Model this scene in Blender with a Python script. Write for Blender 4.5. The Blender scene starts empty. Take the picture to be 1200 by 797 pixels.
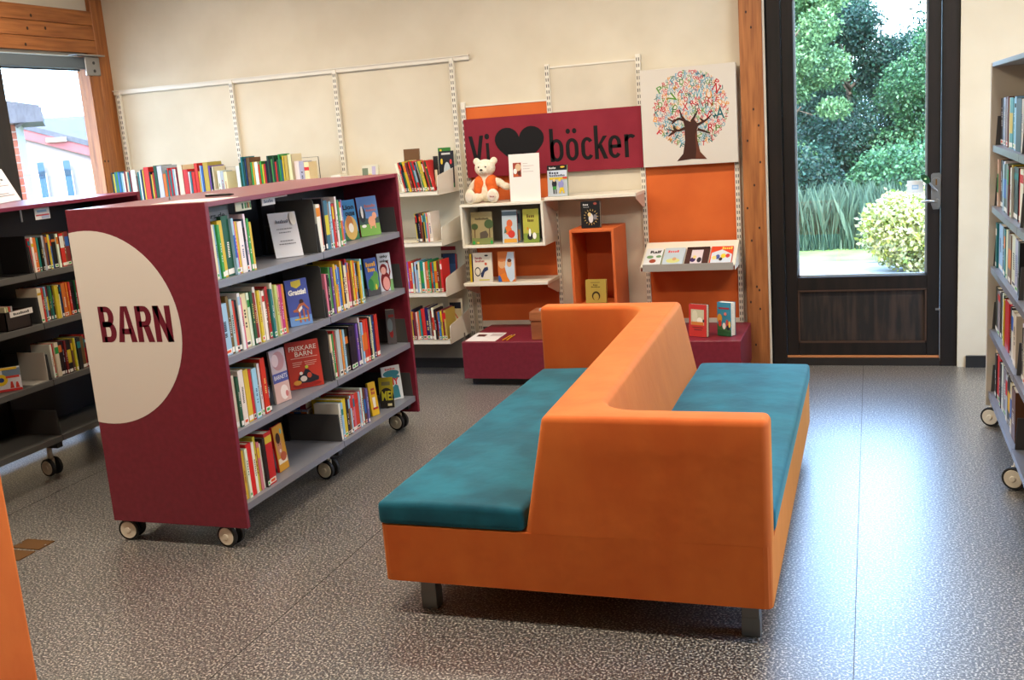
import bpy, bmesh, math, random
from mathutils import Vector, Matrix
random.seed(7)
PI = math.pi
SC = bpy.context.scene
COL = SC.collection

# ------------------------------------------------------------------ camera
CAM_H, FPX = 1.69, 1211.08
TILT, ROLL, YAW = math.radians(11.4995), math.radians(4.3468), math.radians(-19.66)
_fw = Vector((math.sin(YAW)*math.cos(TILT), math.cos(YAW)*math.cos(TILT), -math.sin(TILT)))
_rt = Vector((math.cos(YAW), -math.sin(YAW), 0))
_dn = _fw.cross(_rt)
RIGHT = _rt*math.cos(ROLL) + _dn*math.sin(ROLL)
DOWN = -_rt*math.sin(ROLL) + _dn*math.cos(ROLL)
FWD = _fw
cam_d = bpy.data.cameras.new('camera')
cam = bpy.data.objects.new('camera', cam_d); COL.objects.link(cam)
cam_d.sensor_fit = 'HORIZONTAL'; cam_d.sensor_width = 36; cam_d.lens = FPX/1200*36
cam_d.clip_start = .05; cam_d.clip_end = 300
_up = -DOWN; _bk = -FWD
cam.matrix_world = Matrix(((RIGHT.x, _up.x, _bk.x, 0), (RIGHT.y, _up.y, _bk.y, 0), (RIGHT.z, _up.z, _bk.z, CAM_H), (0, 0, 0, 1)))
SC.camera = cam

def ray(x, y): return RIGHT*(x-600) + DOWN*(y-398.5) + FWD*FPX
EYE = Vector((0, 0, CAM_H))
def onz(x, y, z=0): d = ray(x, y); return EYE + d*((z-CAM_H)/d.z)
def ony(x, y, Y): d = ray(x, y); return EYE + d*(Y/d.y)
def onx(x, y, X): d = ray(x, y); return EYE + d*(X/d.x)
def onplane(x, y, o, n): d = ray(x, y); return EYE + d*((o-EYE).dot(n)/d.dot(n))

# ------------------------------------------------------------------ view, sky, sun
SC.view_settings.view_transform = 'Standard'
SC.view_settings.look = 'None'
SC.view_settings.exposure = 0.12
SC.view_settings.gamma = 1.0
SC.view_settings.use_curve_mapping = False
SC.cycles.use_denoising = True
SC.cycles.max_bounces = 8
SC.cycles.sample_clamp_indirect = 6.0
SC.cycles.caustics_reflective = False
SC.cycles.caustics_refractive = False

world = bpy.data.worlds.new('sky'); SC.world = world; world.use_nodes = True
wn = world.node_tree; wn.nodes.clear()
w_out = wn.nodes.new('ShaderNodeOutputWorld'); w_bg = wn.nodes.new('ShaderNodeBackground')
w_sky = wn.nodes.new('ShaderNodeTexSky'); w_sky.sky_type = 'NISHITA'; w_sky.sun_disc = False
w_sky.sun_elevation = math.radians(42); w_sky.sun_rotation = math.radians(180)
w_sky.air_density = 1.2; w_sky.dust_density = 2.5; w_sky.ozone_density = 1.6
w_mul = wn.nodes.new('ShaderNodeMix'); w_mul.data_type = 'RGBA'; w_mul.blend_type = 'MIX'
w_mul.inputs[0].default_value = .5; w_mul.inputs[7].default_value = (2.0, 3.4, 5.8, 1)   # blue tint mixed in to make the sky light bluer
wn.links.new(w_sky.outputs[0], w_mul.inputs[6]); wn.links.new(w_mul.outputs[2], w_bg.inputs[0])
w_bg.inputs[1].default_value = SKY_STRENGTH = 2.9
wn.links.new(w_bg.outputs[0], w_out.inputs[0])

sun_d = bpy.data.lights.new('sun', 'SUN'); sun_d.energy = 4.0; sun_d.angle = .01; sun_d.color = (1, .93, .82)
sun = bpy.data.objects.new('sun', sun_d); COL.objects.link(sun)
sun.rotation_euler = Vector((0, .75, -.85)).to_track_quat('-Z', 'Y').to_euler()
LAMP_W, LAMP_COL = 46.0, (1.0, .86, .68)

# ------------------------------------------------------------------ materials
def lin(c):
    return tuple(((v/255)/12.92 if v/255 <= .04045 else ((v/255+.055)/1.055)**2.4) for v in c)
MATS = {}
def pmat(name, rgb, rough=.5, metal=0, spec=.5, **kw):
    if name in MATS: return MATS[name]
    m = bpy.data.materials.new(name); m.use_nodes = True; MATS[name] = m
    b = m.node_tree.nodes['Principled BSDF']
    c = lin(rgb)
    b.inputs['Base Color'].default_value = (*c, 1); b.inputs['Roughness'].default_value = rough
    b.inputs['Metallic'].default_value = metal; b.inputs['Specular IOR Level'].default_value = spec
    for k, v in kw.items(): b.inputs[k.replace('_', ' ')].default_value = v
    return m
def nodes_of(m): return m.node_tree.nodes, m.node_tree.links, m.node_tree.nodes['Principled BSDF']
def noisy(m, ca, cb, scale=8, detail=4, stretch=(1, 1, 1), lo=.35, hi=.65, bump=0, bscale=None, bdist=.01):
    n, l, b = nodes_of(m)
    tc = n.new('ShaderNodeTexCoord'); mp = n.new('ShaderNodeMapping'); mp.inputs['Scale'].default_value = stretch
    no = n.new('ShaderNodeTexNoise'); no.inputs['Scale'].default_value = scale; no.inputs['Detail'].default_value = detail
    cr = n.new('ShaderNodeValToRGB'); cr.color_ramp.elements[0].position = lo; cr.color_ramp.elements[1].position = hi
    cr.color_ramp.elements[0].color = (*lin(ca), 1); cr.color_ramp.elements[1].color = (*lin(cb), 1)
    l.new(tc.outputs['Object'], mp.inputs[0]); l.new(mp.outputs[0], no.inputs['Vector'])
    l.new(no.outputs['Fac'], cr.inputs[0]); l.new(cr.outputs[0], b.inputs['Base Color'])
    if bump:
        bu = n.new('ShaderNodeBump'); bu.inputs['Strength'].default_value = bump; bu.inputs['Distance'].default_value = bdist
        src = no
        if bscale:
            src = n.new('ShaderNodeTexNoise'); src.inputs['Scale'].default_value = bscale; src.inputs['Detail'].default_value = 3
            l.new(tc.outputs['Object'], src.inputs['Vector'])
        l.new(src.outputs['Fac'], bu.inputs['Height']); l.new(bu.outputs[0], b.inputs['Normal'])
    return m

M_wall = noisy(pmat('wall_plaster', (212, 203, 182), .85, spec=.25), (208, 198, 177), (215, 206, 186), 3, 3, bump=.08, bscale=220, bdist=.003)
M_ceil = pmat('ceiling_white', (232, 226, 212), .9)
M_white = pmat('white_lacquer', (226, 220, 204), .4)
M_whitepanel = noisy(pmat('pale_panel', (206, 196, 176), .7), (200, 190, 170), (208, 198, 178), 4)
M_maroon = noisy(pmat('maroon_laminate', (118, 30, 48), .42), (112, 28, 45), (122, 32, 51), 40, 5)
M_maroon_top = pmat('maroon_top', (120, 30, 56), .3)
M_banner = noisy(pmat('banner_maroon', (130, 34, 48), .7, spec=.2), (126, 32, 46), (134, 37, 51), 6)
M_orangep = noisy(pmat('orange_panel', (206, 98, 42), .65, spec=.25), (200, 94, 40), (210, 103, 45), 4)
M_orangebox = noisy(pmat('orange_box', (204, 98, 42), .55), (198, 94, 38), (210, 103, 46), 5)
M_grey = pmat('grey_metal', (134, 136, 146), .38, .3)
M_dgrey = pmat('dark_grey_metal', (74, 74, 74), .5, .1)
M_black = pmat('black_metal', (24, 23, 24), .5)
M_plate = pmat('pale_sticker', (226, 220, 212), .55)
M_tyre = pmat('tyre_black', (20, 20, 20), .6)
M_hub = pmat('hub_cream', (226, 219, 200), .45)
M_steel = pmat('steel', (170, 172, 174), .28, .9)
M_leg = pmat('leg_metal', (118, 118, 116), .4, .7)
M_darkwood = noisy(pmat('dark_stained_wood', (22, 17, 14), .55, spec=.3), (16, 12, 10), (30, 22, 18), 3, 5, (6, 6, .6), bump=.15, bdist=.004)
M_plywood = noisy(pmat('dark_plywood', (30, 24, 20), .6), (16, 12, 10), (52, 38, 30), 4, 6, (7, 7, .8), .42, .62, bump=.25, bdist=.004)
M_lightedge = pmat('raw_wood_edge', (190, 124, 76), .6)
M_track = pmat('track_white', (222, 216, 202), .45)
M_slot = pmat('slot_dark', (60, 58, 54), .8)
M_pages = noisy(pmat('pages', (232, 222, 198), .85), (222, 210, 184), (238, 230, 210), 60, 2, (1, 1, 6))
M_paper = pmat('paper', (236, 230, 224), .6)
M_acryl = pmat('acrylic', (235, 240, 240), .08, Transmission_Weight=.0, Alpha=.25)
def glass_mat():
    m = bpy.data.materials.new('glass'); m.use_nodes = True; n, l = m.node_tree.nodes, m.node_tree.links; n.clear()
    o = n.new('ShaderNodeOutputMaterial'); t = n.new('ShaderNodeBsdfTransparent'); g = n.new('ShaderNodeBsdfGlossy'); x = n.new('ShaderNodeMixShader'); 
    t.inputs[0].default_value = (.95, .97, .97, 1); g.inputs['Roughness'].default_value = 0; x.inputs[0].default_value = .05
    l.new(t.outputs[0], x.inputs[1]); l.new(g.outputs[0], x.inputs[2]); l.new(x.outputs[0], o.inputs[0]); return m
M_glass = glass_mat()
M_fur = noisy(pmat('bear_plush', (236, 226, 204), .95, spec=.1, Sheen_Weight=.3), (226, 214, 190), (242, 234, 216), 60, 3, bump=.5, bscale=240, bdist=.006)
M_box = noisy(pmat('brown_box', (150, 84, 44), .6), (138, 74, 38), (164, 96, 52), 6, 4, (1, 1, 5))
M_brick = noisy(pmat('brick', (120, 60, 44), .9), (112, 54, 40), (130, 70, 52), 8)
M_mortar = pmat('mortar', (150, 146, 142), .9)
M_render = pmat('house_render', (136, 124, 126), .9)
M_roof = noisy(pmat('roof_grey', (66, 68, 76), .8), (58, 60, 68), (74, 76, 84), 12, 2, (1, 6, 1))
M_fascia = pmat('red_fascia', (140, 70, 74), .7)
M_win = pmat('far_window', (60, 84, 104), .15)
M_asphalt = pmat('path', (150, 147, 142), .9)

# pine with grain and knots
def pine():
    m = pmat('pine', (186, 112, 56), .5)
    n, l, b = nodes_of(m)
    tc = n.new('ShaderNodeTexCoord'); mp = n.new('ShaderNodeMapping'); mp.inputs['Scale'].default_value = (14, 14, 1.0)
    no = n.new('ShaderNodeTexNoise'); no.inputs['Scale'].default_value = 3; no.inputs['Detail'].default_value = 5
    cr = n.new('ShaderNodeValToRGB'); cr.color_ramp.elements[0].position = .3; cr.color_ramp.elements[1].position = .72
    cr.color_ramp.elements[0].color = (*lin((130, 74, 34)), 1); cr.color_ramp.elements[1].color = (*lin((180, 114, 60)), 1)
    l.new(tc.outputs['Object'], mp.inputs[0]); l.new(mp.outputs[0], no.inputs['Vector']); l.new(no.outputs['Fac'], cr.inputs[0])
    l.new(cr.outputs[0], b.inputs['Base Color'])
    return m
M_pine = pine()
M_knot = pmat('pine_knot', (52, 28, 16), .6)

def floor_mat():
    m = pmat('speckled_floor', (100, 94, 88), .42)
    n, l, b = nodes_of(m)
    tc = n.new('ShaderNodeTexCoord')
    no = n.new('ShaderNodeTexNoise'); no.inputs['Scale'].default_value = 125; no.inputs['Detail'].default_value = 2.0; no.inputs['Roughness'].default_value = .6
    l.new(tc.outputs['Object'], no.inputs['Vector'])
    cr = n.new('ShaderNodeValToRGB'); e = cr.color_ramp.elements
    e[0].position = .43; e[0].color = (*lin((30, 30, 32)), 1)
    e[1].position = .63; e[1].color = (*lin((214, 208, 198)), 1)
    x = e.new(.50); x.color = (*lin((68, 67, 67)), 1)
    x = e.new(.56); x.color = (*lin((136, 131, 125)), 1)
    l.new(no.outputs['Fac'], cr.inputs[0])
    l.new(cr.outputs[0], b.inputs['Base Color'])
    b.inputs['Roughness'].default_value = .33; b.inputs['Specular IOR Level'].default_value = .9; b.inputs['Coat Weight'].default_value = 1.0; b.inputs['Coat Roughness'].default_value = .38; b.inputs['Coat IOR'].default_value = 1.6
    bu = n.new('ShaderNodeBump'); bu.inputs['Strength'].default_value = .12; bu.inputs['Distance'].default_value = .004
    l.new(no.outputs['Fac'], bu.inputs['Height']); l.new(bu.outputs[0], b.inputs['Normal'])
    return m
M_floor = floor_mat()

def velvet(name, ca, cb, scale=7, sheen=.6, tint=(255, 220, 180), stretch=(1, 1, 1), lo=.38, hi=.66, bump=.2):
    m = pmat(name, ca, .75, spec=.25, Sheen_Weight=sheen, Sheen_Roughness=.45)
    m.node_tree.nodes['Principled BSDF'].inputs['Sheen Tint'].default_value = (*lin(tint), 1)
    noisy(m, ca, cb, scale, 6, stretch, lo, hi, bump=bump, bscale=9, bdist=.015)
    return m
M_velor = velvet('orange_velvet', (200, 92, 36), (210, 106, 44), 6, .5, (255, 205, 125), (1, 1, .4), .36, .68)
M_teal = velvet('teal_velvet', (6, 74, 94), (18, 102, 124), 6, .45, (150, 230, 250))

def vcol_mat():
    m = pmat('print', (255, 255, 255), .5, spec=.25)
    n, l, b = nodes_of(m)
    a = n.new('ShaderNodeVertexColor'); a.layer_name = 'ink'
    l.new(a.outputs['Color'], b.inputs['Base Color'])
    return m
M_print = vcol_mat()
BOOKM = {}
def cover_mat(rgb):
    k = 'cover_%d_%d_%d' % rgb
    return pmat(k, rgb, .4, spec=.4)

# ------------------------------------------------------------------ mesh helpers
class MB:
    def __init__(s): s.v = []; s.f = []; s.mi = []
    def add(s, vs, fs, mi=0):
        o = len(s.v); s.v += [tuple(v) for v in vs]; s.f += [tuple(i+o for i in f) for f in fs]; s.mi += [mi]*len(fs); return s
    def box(s, x0, x1, y0, y1, z0, z1, mi=0):
        if x0 > x1: x0, x1 = x1, x0
        if y0 > y1: y0, y1 = y1, y0
        if z0 > z1: z0, z1 = z1, z0
        return s.add([(x0,y0,z0),(x1,y0,z0),(x1,y1,z0),(x0,y1,z0),(x0,y0,z1),(x1,y0,z1),(x1,y1,z1),(x0,y1,z1)],
              [(0,3,2,1),(4,5,6,7),(0,1,5,4),(1,2,6,5),(2,3,7,6),(3,0,4,7)], mi)
    def prism(s, poly, lo, hi, axis='z', mi=0):
        """poly: 2D points; extruded between lo and hi along axis ('z': xy, 'x': yz, 'y': xz)"""
        n = len(poly)
        def P(a, b, c): return {'z': (a, b, c), 'x': (c, a, b), 'y': (a, c, b)}[axis]
        vs = [P(a, b, lo) for a, b in poly] + [P(a, b, hi) for a, b in poly]
        fs = [tuple(range(n-1, -1, -1)), tuple(range(n, 2*n))] + [(i, (i+1) % n, n+(i+1) % n, n+i) for i in range(n)]
        return s.add(vs, fs, mi)
    def cyl(s, c, axis, r0, r1, h0, h1, n=20, mi=0):
        """frustum about axis through c from h0 (radius r0) to h1 (radius r1)"""
        a = Vector(axis).normalized(); t = Vector((0, 0, 1)) if abs(a.z) < .9 else Vector((1, 0, 0))
        u = a.cross(t).normalized(); w = a.cross(u); c = Vector(c)
        vs = []
        for h, r in ((h0, r0), (h1, r1)):
            for i in range(n):
                q = 2*PI*i/n; vs.append(c + a*h + u*(r*math.cos(q)) + w*(r*math.sin(q)))
        fs = [tuple(range(n)), tuple(range(2*n-1, n-1, -1))] + [(i, n+i, n+(i+1) % n, (i+1) % n) for i in range(n)]
        return s.add(vs, fs, mi)
    def tube(s, pts, r, n=6, mi=0):
        pts = [Vector(p) for p in pts]; vs = []; fs = []
        for k, p in enumerate(pts):
            d = (pts[min(k+1, len(pts)-1)] - pts[max(k-1, 0)]).normalized()
            t = Vector((0, 0, 1)) if abs(d.z) < .9 else Vector((1, 0, 0))
            u = d.cross(t).normalized(); w = d.cross(u)
            rr = r[k] if isinstance(r, (list, tuple)) else r
            for i in range(n):
                q = 2*PI*i/n; vs.append(p + u*(rr*math.cos(q)) + w*(rr*math.sin(q)))
        for k in range(len(pts)-1):
            for i in range(n):
                a, b = k*n+i, k*n+(i+1) % n; fs.append((a, a+n, b+n, b))
        fs.append(tuple(range(n))); fs.append(tuple(range(len(vs)-1, len(vs)-n-1, -1)))
        return s.add(vs, fs, mi)
    def build(s, name, mats, parent=None, loc=None, bevel=0, seg=2, smooth=False):
        me = bpy.data.meshes.new(name); me.from_pydata(s.v, [], s.f)
        if not isinstance(mats, (list, tuple)): mats = [mats]
        for m in mats: me.materials.append(m)
        if len(mats) > 1: me.polygons.foreach_set('material_index', s.mi)
        bm = bmesh.new(); bm.from_mesh(me)
        bmesh.ops.recalc_face_normals(bm, faces=bm.faces)
        if bevel:
            es = [e for e in bm.edges if len(e.link_faces) == 2 and e.calc_face_angle(0) > .5]
            bmesh.ops.bevel(bm, geom=es, offset=bevel, segments=seg, affect='EDGES', profile=.5, clamp_overlap=True)
        bm.to_mesh(me); bm.free()
        if smooth: me.polygons.foreach_set('use_smooth', [True]*len(me.polygons)); 
        o = bpy.data.objects.new(name, me); COL.objects.link(o)
        if parent is not None: attach(o, parent)
        if loc is not None: o.location = loc
        return o
WORLD = {}
def attach(o, parent):
    """part meshes of un-rotated things are written in world coordinates"""
    o.parent = parent
    if parent.name in WORLD: o.matrix_parent_inverse = Matrix.Translation(-Vector(WORLD[parent.name]))
    elif parent.parent is not None and parent.parent.name in WORLD: pass
def tag(o, label, cat, group=None):
    o['label'] = label; o['category'] = cat
    if group: o['group'] = group
    return o
def thing(name, label, cat, loc, group=None, world=True):
    o = bpy.data.objects.new(name, None); COL.objects.link(o); o.location = loc; o.empty_display_size = .1
    if world: WORLD[o.name] = tuple(loc)
    return tag(o, label, cat, group)
def struct(o): o['kind'] = 'structure'; return o

# text glyphs (built-in font), cached as flat meshes
GL = {}
def glyphs(s, bold=0.0):
    k = (s, bold)
    if k in GL: return GL[k]
    cu = bpy.data.curves.new('glyph', 'FONT'); cu.body = s; cu.size = 1; cu.offset = bold; cu.resolution_u = 3; cu.fill_mode = 'FRONT'
    ob = bpy.data.objects.new('glyph', cu); COL.objects.link(ob)
    dg = bpy.context.evaluated_depsgraph_get(); me = bpy.data.meshes.new_from_object(ob.evaluated_get(dg))
    vs = [(v.co.x, v.co.y) for v in me.vertices]; fs = [tuple(p.vertices) for p in me.polygons]
    bpy.data.objects.remove(ob); bpy.data.curves.remove(cu); bpy.data.meshes.remove(me)
    if vs:
        x0 = min(v[0] for v in vs); x1 = max(v[0] for v in vs); y0 = min(v[1] for v in vs); y1 = max(v[1] for v in vs)
    else: x0 = x1 = y0 = y1 = 0
    GL[k] = (vs, fs, x0, x1, y0, y1); return GL[k]

def ellipse(cx, cy, rx, ry, n=20, a=0):
    ca, sa = math.cos(a), math.sin(a)
    return [(cx + rx*math.cos(2*PI*i/n)*ca - ry*math.sin(2*PI*i/n)*sa, cy + rx*math.cos(2*PI*i/n)*sa + ry*math.sin(2*PI*i/n)*ca) for i in range(n)]
def shape_geo(sh):
    """a print shape -> (verts2d, faces)"""
    k = sh[0]
    if k == 'r': _, c, x0, y0, x1, y1 = sh; return [(x0, y0), (x1, y0), (x1, y1), (x0, y1)], [(0, 1, 2, 3)]
    if k == 'e': v = ellipse(*sh[2:]); return v, [tuple(range(len(v)))]
    if k == 'p': v = list(sh[2]); return v, [tuple(range(len(v)))]
    if k == 't':   # ('t', col, text, x0, y0, x1, y1, bold[, angle]) fitted in the box
        _, c, s, x0, y0, x1, y1, bold = sh[:8]; ang = sh[8] if len(sh) > 8 else 0
        if s[0] == '~':      # a word too blurred to read: a row of small strokes
            n = int(s[1:]); v = []; f = []; d = (x1-x0)/n
            for i in range(n):
                a = x0+d*i; h = (y1-y0)*(1 if (i*7) % 4 == 0 else .72); o = len(v)
                v += [(a, y0), (a+d*.7, y0), (a+d*.7, y0+h), (a, y0+h)]; f.append((o, o+1, o+2, o+3))
            return v, f
        vs, fs, a0, a1, b0, b1 = glyphs(s, bold)
        sx = (x1-x0)/max(a1-a0, 1e-6); sy = (y1-y0)/max(b1-b0, 1e-6)
        out = [(x0+(v[0]-a0)*sx, y0+(v[1]-b0)*sy) for v in vs]
        if ang:
            mx, my = (x0+x1)/2, (y0+y1)/2; ca, sa = math.cos(ang), math.sin(ang)
            out = [(mx+(p-mx)*ca-(q-my)*sa, my+(p-mx)*sa+(q-my)*ca) for p, q in out]
        return out, fs
def print_mesh(name, shapes, w, h, fmap, parent=None, eps=.0005, step=.00025, mat=None):
    """flat print: shapes in unit square scaled to w x h; fmap(u, v, off) -> xyz"""
    vs = []; fs = []; cols = []
    for i, sh in enumerate(shapes):
        v2, f2 = shape_geo(sh); o = len(vs); off = eps + step*i
        vs += [tuple(fmap(p*w, q*h, off)) for p, q in v2]; fs += [tuple(j+o for j in f) for f in f2]
        c = (*lin(sh[1]), 1)
        for f in f2: cols += list(c)*len(f)
    me = bpy.data.meshes.new(name); me.from_pydata(vs, [], fs)
    at = me.color_attributes.new('ink', 'FLOAT_COLOR', 'CORNER'); at.data.foreach_set('color', cols)
    me.materials.append(mat or M_print)
    o = bpy.data.objects.new(name, me); COL.objects.link(o)
    if parent is not None: attach(o, parent)
    return o

# condensed stroke letters built from flat pieces: returns polygons in metres
def arc_q(cx, cy, rx, ry, sw, sh, a0, a1, n=10):
    out = []
    for i in range(n):
        p, q = a0+(a1-a0)*i/n, a0+(a1-a0)*(i+1)/n
        out.append([(cx+rx*math.cos(p), cy+ry*math.sin(p)), (cx+rx*math.cos(q), cy+ry*math.sin(q)), (cx+(rx-sw)*math.cos(q), cy+(ry-sh)*math.sin(q)), (cx+(rx-sw)*math.cos(p), cy+(ry-sh)*math.sin(p))])
    return out
def rq(x0, y0, x1, y1): return [(x0, y0), (x1, y0), (x1, y1), (x0, y1)]
def letter(ch, w, h, s):
    """w, h size of the letter, s stroke"""
    t = s*.85; H = PI/2
    def bowl(y0, y1, ww):
        ry = (y1-y0)/2; xc = max(s, ww-ry*.8)
        return [rq(s*.5, y1-t, xc, y1), rq(s*.5, y0, xc, y0+t)] + arc_q(xc, (y0+y1)/2, ww-xc, ry, s, t, -H, H)
    if ch == 'B': return [rq(0, 0, s, h)] + bowl(h*.5-t/2, h, w*.94) + bowl(0, h*.5+t/2, w)
    if ch == 'R': return [rq(0, 0, s, h)] + bowl(h*.42, h, w*.96) + [[(w-s*1.1, 0), (w, 0), (w*.78, h*.46), (w*.78-s*1.1, h*.46)]]
    if ch == 'A': return [[(0, 0), (s*1.02, 0), (w/2+s*.1, h), (w/2-s*.62, h)], [(w-s*1.02, 0), (w, 0), (w/2+s*.62, h), (w/2-s*.1, h)], rq(w*.25, h*.22, w*.75, h*.22+t)]
    if ch == 'N': return [rq(0, 0, s, h), rq(w-s, 0, w, h), [(0, h), (s*1.05, h), (w, 0), (w-s*1.05, 0)]]
    if ch == 'V': return [[(0, h), (s*1.05, h), (w/2+s*.55, 0), (w/2-s*.5, 0)], [(w, h), (w-s*1.05, h), (w/2-s*.55, 0), (w/2+s*.5, 0)]]
    if ch == 'o':
        r = w/2; k = min(h/2, r*1.25); return arc_q(r, h-k, r, k, s, t, 0, PI, 14) + arc_q(r, k, r, k, s, t, PI, 2*PI, 14) + ([rq(0, k, s, h-k), rq(w-s, k, w, h-k)] if h > 2*k else [])
    if ch == 'c':
        r = w*.56; k = min(h/2, r*1.25); return arc_q(r, h-k, r, k, s, t, .55, PI, 12) + arc_q(r, k, r, k, s, t, PI, 2*PI-.55, 12) + [rq(0, k, s, h-k)]
    if ch == 'b':
        x = h*.685; return [rq(0, 0, s, h)] + letter('o', w, x, s)
    if ch == 'e':
        r = w/2; k = min(h/2, r*1.25); return arc_q(r, h-k, r, k, s, t, 0, PI, 14) + arc_q(r, k, r, k, s, t, PI, 2*PI-.6, 12) + [rq(0, k, s, h-k), rq(w-s, h*.46, w, h-k), rq(s*.5, h*.44, w, h*.44+t)]
    if ch == 'k': return [rq(0, 0, s, h), [(s*.8, h*.27), (s*.8, h*.40), (w-s*1.1, h*.685), (w, h*.685)], [(w-s*1.1, 0), (w, 0), (s*1.9, h*.44), (s*1.0, h*.36)]]
    if ch == 'r':
        k = h*.3; return [rq(0, 0, s, h)] + arc_q(w*.62, h-k, w*.62, k, s, t, .75, PI, 10)
    return []
def stroke_text(name, chars, place, fmap, col, parent):
    """chars: (char, x, y, w, h, stroke) in metres"""
    for ch, x, y, w, h, s in chars:
        print_mesh(name + '_' + ch.lower(), [('p', col, [(x+a, y+b) for a, b in q]) for q in letter(ch, w, h, s)], 1, 1, fmap, parent, step=0)
# ------------------------------------------------------------------ room shell
YW, XL, XR, YB, ZC = 7.0, -5.74, 2.6, -3.2, 3.15
DX0, DX1, DZ1 = -.66, .505, 2.62            # door opening
WY0, WY1, WZ0, WZ1 = 4.5, 6.765, .75, 2.485    # window opening in the left wall

fl = struct(MB().box(XL-.3, XR+.2, YB-.2, YW+.1, -.1, 0).build('floor', M_floor))
# thin seams between the floor sheets
sm = MB()
for x in (-2.06, -.06, 1.94, -4.06): sm.box(x-.0012, x+.0012, YB, YW, .0002, .0008)
seam = sm.build('floor_seam', pmat('seam', (74, 70, 67), .6), fl)
# brass floor-outlet plates beside the orange seat
fp = thing('floor_plate', 'small brown metal floor outlet plate set in the speckled floor', 'floor plate', (-3.62, 3.42, 0))
a = math.radians(0)
MB().box(-3.70, -3.54, 3.40, 3.50, .0, .004).build('lid', pmat('brass_plate', (120, 84, 48), .45, .5), fp, bevel=.001, seg=1)
MB().box(-3.70, -3.54, 3.28, 3.38, .0, .004).build('lid', MATS['brass_plate'], fp, bevel=.001, seg=1)
for x in (-3.69, -3.55):
    MB().cyl((x, 3.45, .004), (0, 0, 1), .005, .005, 0, .001, 8).build('screw', M_steel, fp)

struct(MB().box(XL-.3, XR+.2, YB-.2, YW+.6, ZC, ZC+.15).build('ceiling', M_ceil))
mb = MB()
mb.box(XL-.08, DX0, YW, YW+.25, 0, ZC); mb.box(DX0, DX1, YW, YW+.25, DZ1, ZC); mb.box(DX1, XR+.2, YW-.05, YW+.25, 0, ZC)
struct(mb.build('wall_back', M_wall))
mb = MB()
mb.box(XL-.08, XL, YB, WY0, 0, ZC); mb.box(XL-.08, XL, WY1, YW, 0, ZC)
mb.box(XL-.08, XL, WY0, WY1, 0, WZ0); mb.box(XL-.08, XL, WY0, WY1, WZ1, ZC)
struct(mb.build('wall_left', M_wall))
VY0, VY1, VZ0, VZ1 = 2.9, 5.3, .7, 2.8      # window opening in the right wall, outside the frame
mb = MB(); mb.box(XR, XR+.2, YB, VY0, 0, ZC); mb.box(XR, XR+.2, VY1, YW-.05, 0, ZC); mb.box(XR, XR+.2, VY0, VY1, 0, VZ0); mb.box(XR, XR+.2, VY0, VY1, VZ1, ZC)
struct(mb.build('wall_right', M_wall))
struct(MB().box(XL-.25, XR+.2, YB-.2, YB, 0, ZC).build('wall_front', M_wall))
M_bb = pmat('baseboard_black', (22, 21, 22), .5)
struct(MB().box(DX1+.05, XR, YW-.07, YW-.05, 0, .075).build('baseboard_right', M_bb))
struct(MB().box(XL, -.80, YW-.015, YW, 0, .075).build('baseboard_back', M_bb))

struct(MB().box(XL-1.35, XL-.085, 2.5, YW+.4, 2.78, 2.9).build('added_eave', pmat('eave', (120, 116, 110), .8)))   # unseen eave, added to cut the sky light entering the left window
# pine post between the shelving and the door, with knots
po = struct(MB().box(-.795, -.652, YW-.07, YW, 0, ZC).build('trim_1', M_pine, bevel=.004, seg=1))
kn = random.Random(3)
for (px, py) in [(874,14),(880,32),(889,147),(876,165),(891,190),(884,217),(876,244),(890,267),(881,282),(887,336),(890,340),(880,354),(891,362),(886,404),(883,128)]:
    p = ony(px, py, YW-.07); r = .006
    e = MB().prism(ellipse(p.x, p.z, r, r*1.5, 10), YW-.0712, YW-.069, 'y').build('knot', M_knot, po)
struct(MB().box(-.652, -.640, YW-.05, YW+.0, 0, ZC).build('trim_2', M_white))
# corner post and beam of the window wall
cp = struct(MB().box(XL, XL+.045, 6.865, YW, 0, ZC).box(XL, XL+.045, WY1, 6.865, 0, 2.503).build('trim_3', M_pine, bevel=.004, seg=1))
for (px, py) in [(123,189),(127,189),(110,78)]:
    p = onx(px, py, XL+.045); MB().prism(ellipse(p.y, p.z, .007, .01, 10), XL+.044, XL+.0463, 'x').build('knot', M_knot, cp)
M_pineh = pine.__call__() if False else None
def pine_h():
    m = M_pine.copy(); m.name = 'pine_beam'
    for nd in m.node_tree.nodes:
        if nd.type == 'MAPPING': nd.inputs['Scale'].default_value = (14, 1.0, 14)
    return m
M_pineh = pine_h()
bm_ = struct(MB().box(XL, XL+.045, 3.4, 6.864, 2.505, 2.60).box(XL, XL+.045, 3.4, 6.864, 2.603, 2.71).box(XL, XL+.045, 3.4, 6.864, 2.713, 2.82).build('trim_4', M_pineh, bevel=.003, seg=1))
for (px, py) in [(36,18),(53,33),(32,33),(30,52)]:
    p = onx(px, py, XL+.045); MB().prism(ellipse(p.y, p.z, .01, .012, 10), XL+.044, XL+.0463, 'x').build('knot', M_knot, bm_)
# steel angle bracket on the corner post
br = thing('angle_bracket', 'small silver metal bracket screwed to the pine corner post by the window', 'bracket', (XL+.05, 6.78, 2.35))
MB().box(XL+.045, XL+.06, 6.70, 6.86, 2.335, 2.475).build('plate', M_steel, br, bevel=.004, seg=1)
MB().box(XL+.045, XL+.12, 6.55, 6.86, 2.475, 2.485).build('arm', M_steel, br)
for z in (2.37, 2.43): MB().cyl((XL+.06, 6.79, z), (1, 0, 0), .012, .012, 0, .004, 10).build('screw', M_dgrey, br)

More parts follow.
